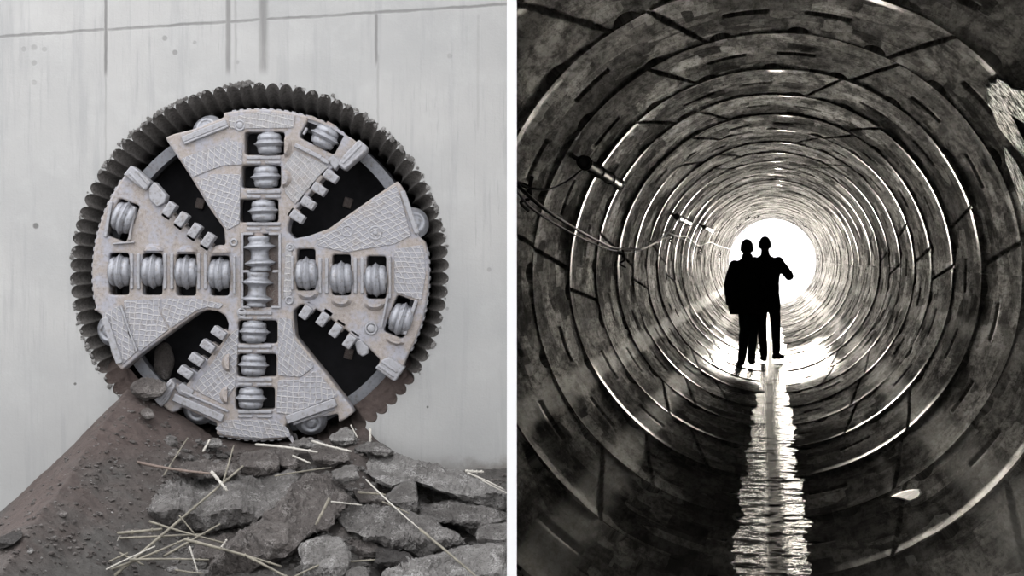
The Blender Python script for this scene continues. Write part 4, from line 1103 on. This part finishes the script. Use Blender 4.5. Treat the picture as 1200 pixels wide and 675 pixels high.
# scrap on the right of the floor
c = TW(1065, 580, .01)
bm = bmesh.new()
for f in range(2):
    pass
pts = [(1044,582),(1056,576),(1070,573),(1078,573),(1081,578),(1076,584),(1066,588),(1056,585)]
lo = [bm.verts.new(TW(x, y, .002)-c) for x, y in pts]; hi = [bm.verts.new(TW(1065+(x-1065)*.85, 580+(y-580)*.8, .012)-c) for x, y in pts]
for i in range(len(pts)): bm.faces.new((lo[i], lo[(i+1) % 8], hi[(i+1) % 8], hi[i]))
bm.faces.new(hi); bm.faces.new(lo)
o = bobj('plastic_scrap', bm, 'pale_scrap'); o.location = c; tag(o, 'crumpled pale scrap lying on the lower right tunnel floor', 'scrap')

# ================================================================== PEOPLE
def limb(bm, pts, rads, n=5):
    """tapered, ball-jointed limb"""
    for (a, ra), (b, rb) in zip(zip(pts, rads), list(zip(pts, rads))[1:]):
        a = Vector(a); b = Vector(b); ps = [a.lerp(b, i/n) for i in range(n+1)]
        add_tube(bm, ps, [ra+(rb-ra)*i/n for i in range(n+1)], 14)
    for p, r in zip(pts, rads): add_ball(bm, p, r*1.0, 2)
def loft(bm, secs, seg=28):
    rings = [[bm.verts.new(Vector((cx+rx*math.copysign(abs(math.cos(2*PI*i/seg))**.85, math.cos(2*PI*i/seg)), cy+ry*math.sin(2*PI*i/seg), z))) for i in range(seg)] for z, cx, cy, rx, ry in secs]
    for q, w_ in zip(rings, rings[1:]):
        for i in range(seg): bm.faces.new((q[i], q[(i+1) % seg], w_[(i+1) % seg], w_[i]))
    bm.faces.new(rings[0]); bm.faces.new(rings[-1])
def fuse(name, bm, mat, parent, voxel=.009, sm=3):
    o = bobj('tmp', bm, None); md = o.modifiers.new('r', 'REMESH'); md.mode = 'VOXEL'; md.voxel_size = voxel; md.use_smooth_shade = True
    m2 = o.modifiers.new('s', 'SMOOTH'); m2.iterations = sm; m2.factor = .5
    me = bake(o); bpy.data.objects.remove(o)
    return mobj(name, me, mat, parent, True)
def hand(bm, wrist, direc, palm_n, side, curl=.5):
    d = Vector(direc).normalized(); nrm = Vector(palm_n).normalized(); nrm = (nrm-d*nrm.dot(d)).normalized(); sd = d.cross(nrm)*side
    w0 = Vector(wrist)
    for i in range(4):       # palm as four metacarpals side by side
        o_ = (i-1.5)*.019
        add_tube(bm, [w0+sd*o_*.6, w0+d*.05+sd*o_*.9, w0+d*.092+sd*o_], [.015, .016, .012], 10)
    for i, L in enumerate((.070, .080, .074, .058)):
        o_ = (i-1.5)*.020; p = w0+d*.09+sd*o_; a = 0; pts = [p]
        for f in (.42, .33, .25):
            a += curl*(.75 if f == .42 else 1.0); p = p+(d*math.cos(a)+nrm*math.sin(a))*L*f; pts.append(p)
        add_tube(bm, pts, [.0098, .0092, .0085, .0075], 8); add_ball(bm, pts[-1], .0078, 1)
    t0 = w0+d*.025-sd*.030; t1 = t0+(d*.7-sd*.6+nrm*.3).normalized()*.038; t2 = t1+(d*.9-sd*.15+nrm*.4).normalized()*.03
    add_tube(bm, [t0, t1, t2], [.014, .0115, .009], 8); add_ball(bm, t2, .009, 1)
def person(loc, H, J, coat, collar, shoe_dirs, label, leg_mat, hat=False, yaw=0):
    """x right, y = walking direction (away), z up; J: joints as fractions already in metres"""
    root = empty('person', loc, label, 'person'); root.rotation_euler = (0, 0, -math.atan2(AX.x, AX.y)+yaw)
    hx, hy, hz = J['head']
    bm = bmesh.new()
    vs = add_ball(bm, (hx, hy, hz), (.076, .096, .117), 4)
    for v_ in vs:      # jaw and brow, face looks along +y
        q = v_.co-Vector((hx, hy, hz))
        if q.z < 0: q.x *= 1+q.z*2.2; q.y *= 1+q.z*.6
        v_.co = Vector((hx, hy, hz))+q
    add_ball(bm, (hx, hy+.098, hz-.012), (.012, .018, .022), 2)                 # nose
    add_ball(bm, (hx, hy+.09, hz-.055), (.024, .012, .008), 2)                  # mouth
    for s_ in (-1, 1):
        add_ball(bm, (hx+s_*.078, hy-.005, hz-.008), (.012, .022, .032), 2)     # ears
        add_ball(bm, (hx+s_*.03, hy+.082, hz+.008), (.014, .010, .009), 2)      # eye sockets
    limb(bm, [(hx*.8+J['neck'][0]*.2, hy-.01, hz-.08), J['neck']], [.056, .062])
    nk = Vector(J['neck']); pv = Vector(J['pelvis'])
    loft(bm, [(pv.z-.06, pv.x, pv.y, .15, .10), (pv.z+.02, pv.x, pv.y, .165, .115), (pv.z+.16, pv.x*.7+nk.x*.3, pv.y, .14, .10), (nk.z-.22, nk.x, nk.y, .165, .115), (nk.z-.08, nk.x, nk.y, .17, .10), (nk.z-.01, nk.x, nk.y, .09, .07), (nk.z+.03, nk.x, nk.y, .055, .055)])
    for s_ in ('l', 'r'):
        limb(bm, [J['sh'+s_], J['el'+s_], J['wr'+s_]], [.052, .042, .028])
        limb(bm, [J['hip'+s_], J['kn'+s_], J['an'+s_]], [.085, .056, .040])
        el = Vector(J['el'+s_]); wr = Vector(J['wr'+s_])
        hand(bm, wr, wr-el, J['pn'+s_], 1 if s_ == 'r' else -1, .45)
        an = Vector(J['an'+s_]); fd = Vector(shoe_dirs[s_]).normalized()
        add_tube(bm, [an-Vector((0, 0, .03)), an+fd*.06-Vector((0, 0, .045)), an+fd*.14-Vector((0, 0, .058))], [.035, .034, .022], 10)
    fuse('body', bm, 'skin', root, .008, 2)
    # hair as a close cap, cut short at the nape
    bm = bmesh.new(); vs = add_ball(bm, (hx, hy-.008, hz+.012), (.085, .102, .118), 4)
    dl = [v_ for v_ in bm.verts if (v_.co.z < hz-.055) or (v_.co.y > hy+.055 and v_.co.z < hz+.06)]
    bmesh.ops.delete(bm, geom=dl, context='VERTS')
    for v_ in bm.verts: v_.co += (v_.co-Vector((hx, hy, hz))).normalized()*.006*noise.noise(v_.co*55)
    bobj('hair', bm, 'hair', root, True)
    # coat
    bm = bmesh.new(); loft(bm, coat)
    for s_ in ('l', 'r'):
        wr = Vector(J['wr'+s_]); el = Vector(J['el'+s_]); e2 = el.lerp(wr, .93)
        limb(bm, [J['sh'+s_], J['el'+s_], e2], [.078, .066, .050])
    limb(bm, [J['neck'], (nk.x, nk.y-.005, nk.z+.05)], [collar, collar*.8])
    c = fuse('coat', bm, 'black_cloth', root, .010, 4)
    # folds of the cloth
    for v_ in c.data.vertices:
        p = v_.co; v_.co = p+Vector((noise.noise(p*7), noise.noise(p*7+Vector((5, 0, 0))), 0))*.010
    bm = bmesh.new()
    loft(bm, [(pv.z-.10, pv.x, pv.y, .155, .115), (pv.z, pv.x, pv.y, .168, .125), (pv.z+.08, pv.x, pv.y, .160, .118)])
    for s_ in ('l', 'r'): limb(bm, [J['hip'+s_], J['kn'+s_], Vector(J['an'+s_])+Vector((0, 0, .01))], [.098, .072, .055])
    t = fuse('trousers', bm, leg_mat, root, .010, 3)
    for v_ in t.data.vertices:
        p = v_.co; v_.co = p+Vector((noise.noise(p*11), noise.noise(p*11+Vector((5, 0, 0))), 0))*.008
    for s_ in ('l', 'r'):
        an = Vector(J['an'+s_]); fd = Vector(shoe_dirs[s_]).normalized(); bm = bmesh.new()
        g = an.z-.075
        add_tube(bm, [an+Vector((0, 0, .03)), an-Vector((0, 0, .04))], [.048, .045], 14)
        sdv = fd.cross(Vector((0, 0, 1)))
        for a_, r_, h_ in ((-.055, .040, .045), (0, .043, .05), (.06, .045, .045), (.12, .050, .038), (.165, .044, .032), (.19, .032, .026)):
            add_ball(bm, (an.x+fd.x*a_, an.y+fd.y*a_, g+h_), (r_, r_, h_), 3)
        fuse('shoe', bm, 'shoe_leather', root, .008, 2)
    return root
# left walker: long coat, hanging arms, legs close in step
sL = 23.3; xL = -.335; zL = -math.sqrt(R*R-.30*.30)
sR = 24.9; xR = -.035; zR = -R
zf = .02
JL = dict(head=(-.005, .02, 1.59), neck=(0, 0, 1.42), pelvis=(.03, 0, .92),
  shl=(-.17, 0, 1.36), ell=(-.255, -.02, 1.09), wrl=(-.245, .06, .84), pnl=(1, .2, 0),
  shr=(.15, 0, 1.36), elr=(.20, .05, 1.09), wrr=(.16, .22, .95), pnr=(-1, .2, 0),
  hipl=(-.04, 0, .88), knl=(-.035, .04, .48), anl=(-.075, -.06, .085),
  hipr=(.10, 0, .88), knr=(.075, .10, .48), anr=(.055, .16, .085))
coatL = [(.70, .0, 0, .235, .15), (.80, -.005, 0, .225, .15), (.95, -.005, 0, .205, .14), (1.12, -.005, 0, .19, .13), (1.28, -.005, 0, .20, .13), (1.38, -.005, 0, .19, .12), (1.43, 0, 0, .12, .10), (1.46, 0, 0, .07, .07)]
person(T(xL, sL, zL+zf), 1.71, JL, coatL, .10, dict(l=(-.15, 1, 0), r=(.1, 1, 0)), 'person in a long dark coat walking away, left of the pair, arms hanging', 'green_cloth')
JR = dict(head=(-.07, .02, 1.68), neck=(-.065, 0, 1.50), pelvis=(-.04, 0, .97),
  shl=(-.22, 0, 1.44), ell=(-.29, .02, 1.14), wrl=(-.24, .16, .93), pnl=(1, .2, 0),
  shr=(.12, 0, 1.44), elr=(.275, -.03, 1.235), wrr=(.27, .20, 1.29), pnr=(-1, 0, .3),
  hipl=(-.12, 0, .93), knl=(-.115, .05, .50), anl=(-.085, -.05, .08),
  hipr=(.05, 0, .93), knr=(.085, .10, .51), anr=(.095, .22, .10))
coatR = [(.84, -.055, 0, .195, .14), (.95, -.055, 0, .19, .14), (1.12, -.05, 0, .18, .13), (1.30, -.05, 0, .20, .135), (1.43, -.05, 0, .205, .12), (1.50, -.06, 0, .13, .10), (1.53, -.065, 0, .07, .07)]
person(T(xR, sR, zR+zf), 1.79, JR, coatR, .08, dict(l=(-.1, 1, 0), r=(.55, 1, 0)), 'person in a short dark jacket walking away, right of the pair, right elbow out', 'black_cloth')

for o in list(SC.objects):
    g = {'reed': 'dry reeds and straws strewn over the rubble', 'stone': 'broken stones heaped under the cutter head', 'slab': 'flat concrete slabs in the rubble', 'clod': 'clods of earth on the heap',
         'hook': 'iron hooks on the tunnel lining', 'lamp': 'tube lamps along the left tunnel wall', 'cable': 'cables along the left tunnel wall', 'crust': 'white crusts on the right tunnel wall',
         'person': 'two walkers in the tunnel'}.get(o.get('category'))
    if g: o['group'] = g

# ================================================================== LIGHT AND CAMERA
w = bpy.data.worlds.new('overcast'); SC.world = w; w.use_nodes = True; nt = w.node_tree; nt.nodes.clear()
out = nt.nodes.new('ShaderNodeOutputWorld'); bg = nt.nodes.new('ShaderNodeBackground'); nt.links.new(bg.outputs[0], out.inputs[0])
tc = nt.nodes.new('ShaderNodeTexCoord'); sp = nt.nodes.new('ShaderNodeSeparateXYZ'); nt.links.new(tc.outputs['Generated'], sp.inputs[0])
mr = nt.nodes.new('ShaderNodeMapRange'); nt.links.new(sp.outputs[2], mr.inputs[0])
for i, q in enumerate((-.1, .9, 0, 1)): mr.inputs[1+i].default_value = q
cr = nt.nodes.new('ShaderNodeMix'); cr.data_type = 'RGBA'; nt.links.new(mr.outputs[0], cr.inputs[0])
cr.inputs[6].default_value = (.78, .785, .80, 1); cr.inputs[7].default_value = (2.0, 2.01, 2.06, 1)
nt.links.new(cr.outputs[2], bg.inputs[0]); bg.inputs[1].default_value = 2.27
sun = bpy.data.lights.new('low_sun', 'SUN'); sun.energy = 4.6; sun.angle = math.radians(17); sun.color = (1, .915, .79)
so = bpy.data.objects.new('low_sun', sun); COL.objects.link(so)
sd = (-AX + Vector((0, 0, -.004))).normalized(); so.rotation_euler = sd.to_track_quat('-Z', 'Y').to_euler(); so.location = T(0, 70, 2)

cam = bpy.data.cameras.new('camera'); co = bpy.data.objects.new('camera', cam); COL.objects.link(co)
co.location = (0, 0, EYE); co.rotation_euler = (PI/2, 0, 0); cam.sensor_width = 36; cam.lens = 36*F/1200; cam.clip_start = .05; cam.clip_end = 400
SC.camera = co
SC.view_settings.view_transform = 'Standard'; SC.view_settings.look = 'None'; SC.view_settings.gamma = 1; SC.view_settings.use_curve_mapping = False
SC.view_settings.exposure = 0.0
SC.cycles.use_denoising = True
SC.cycles.max_bounces = 8
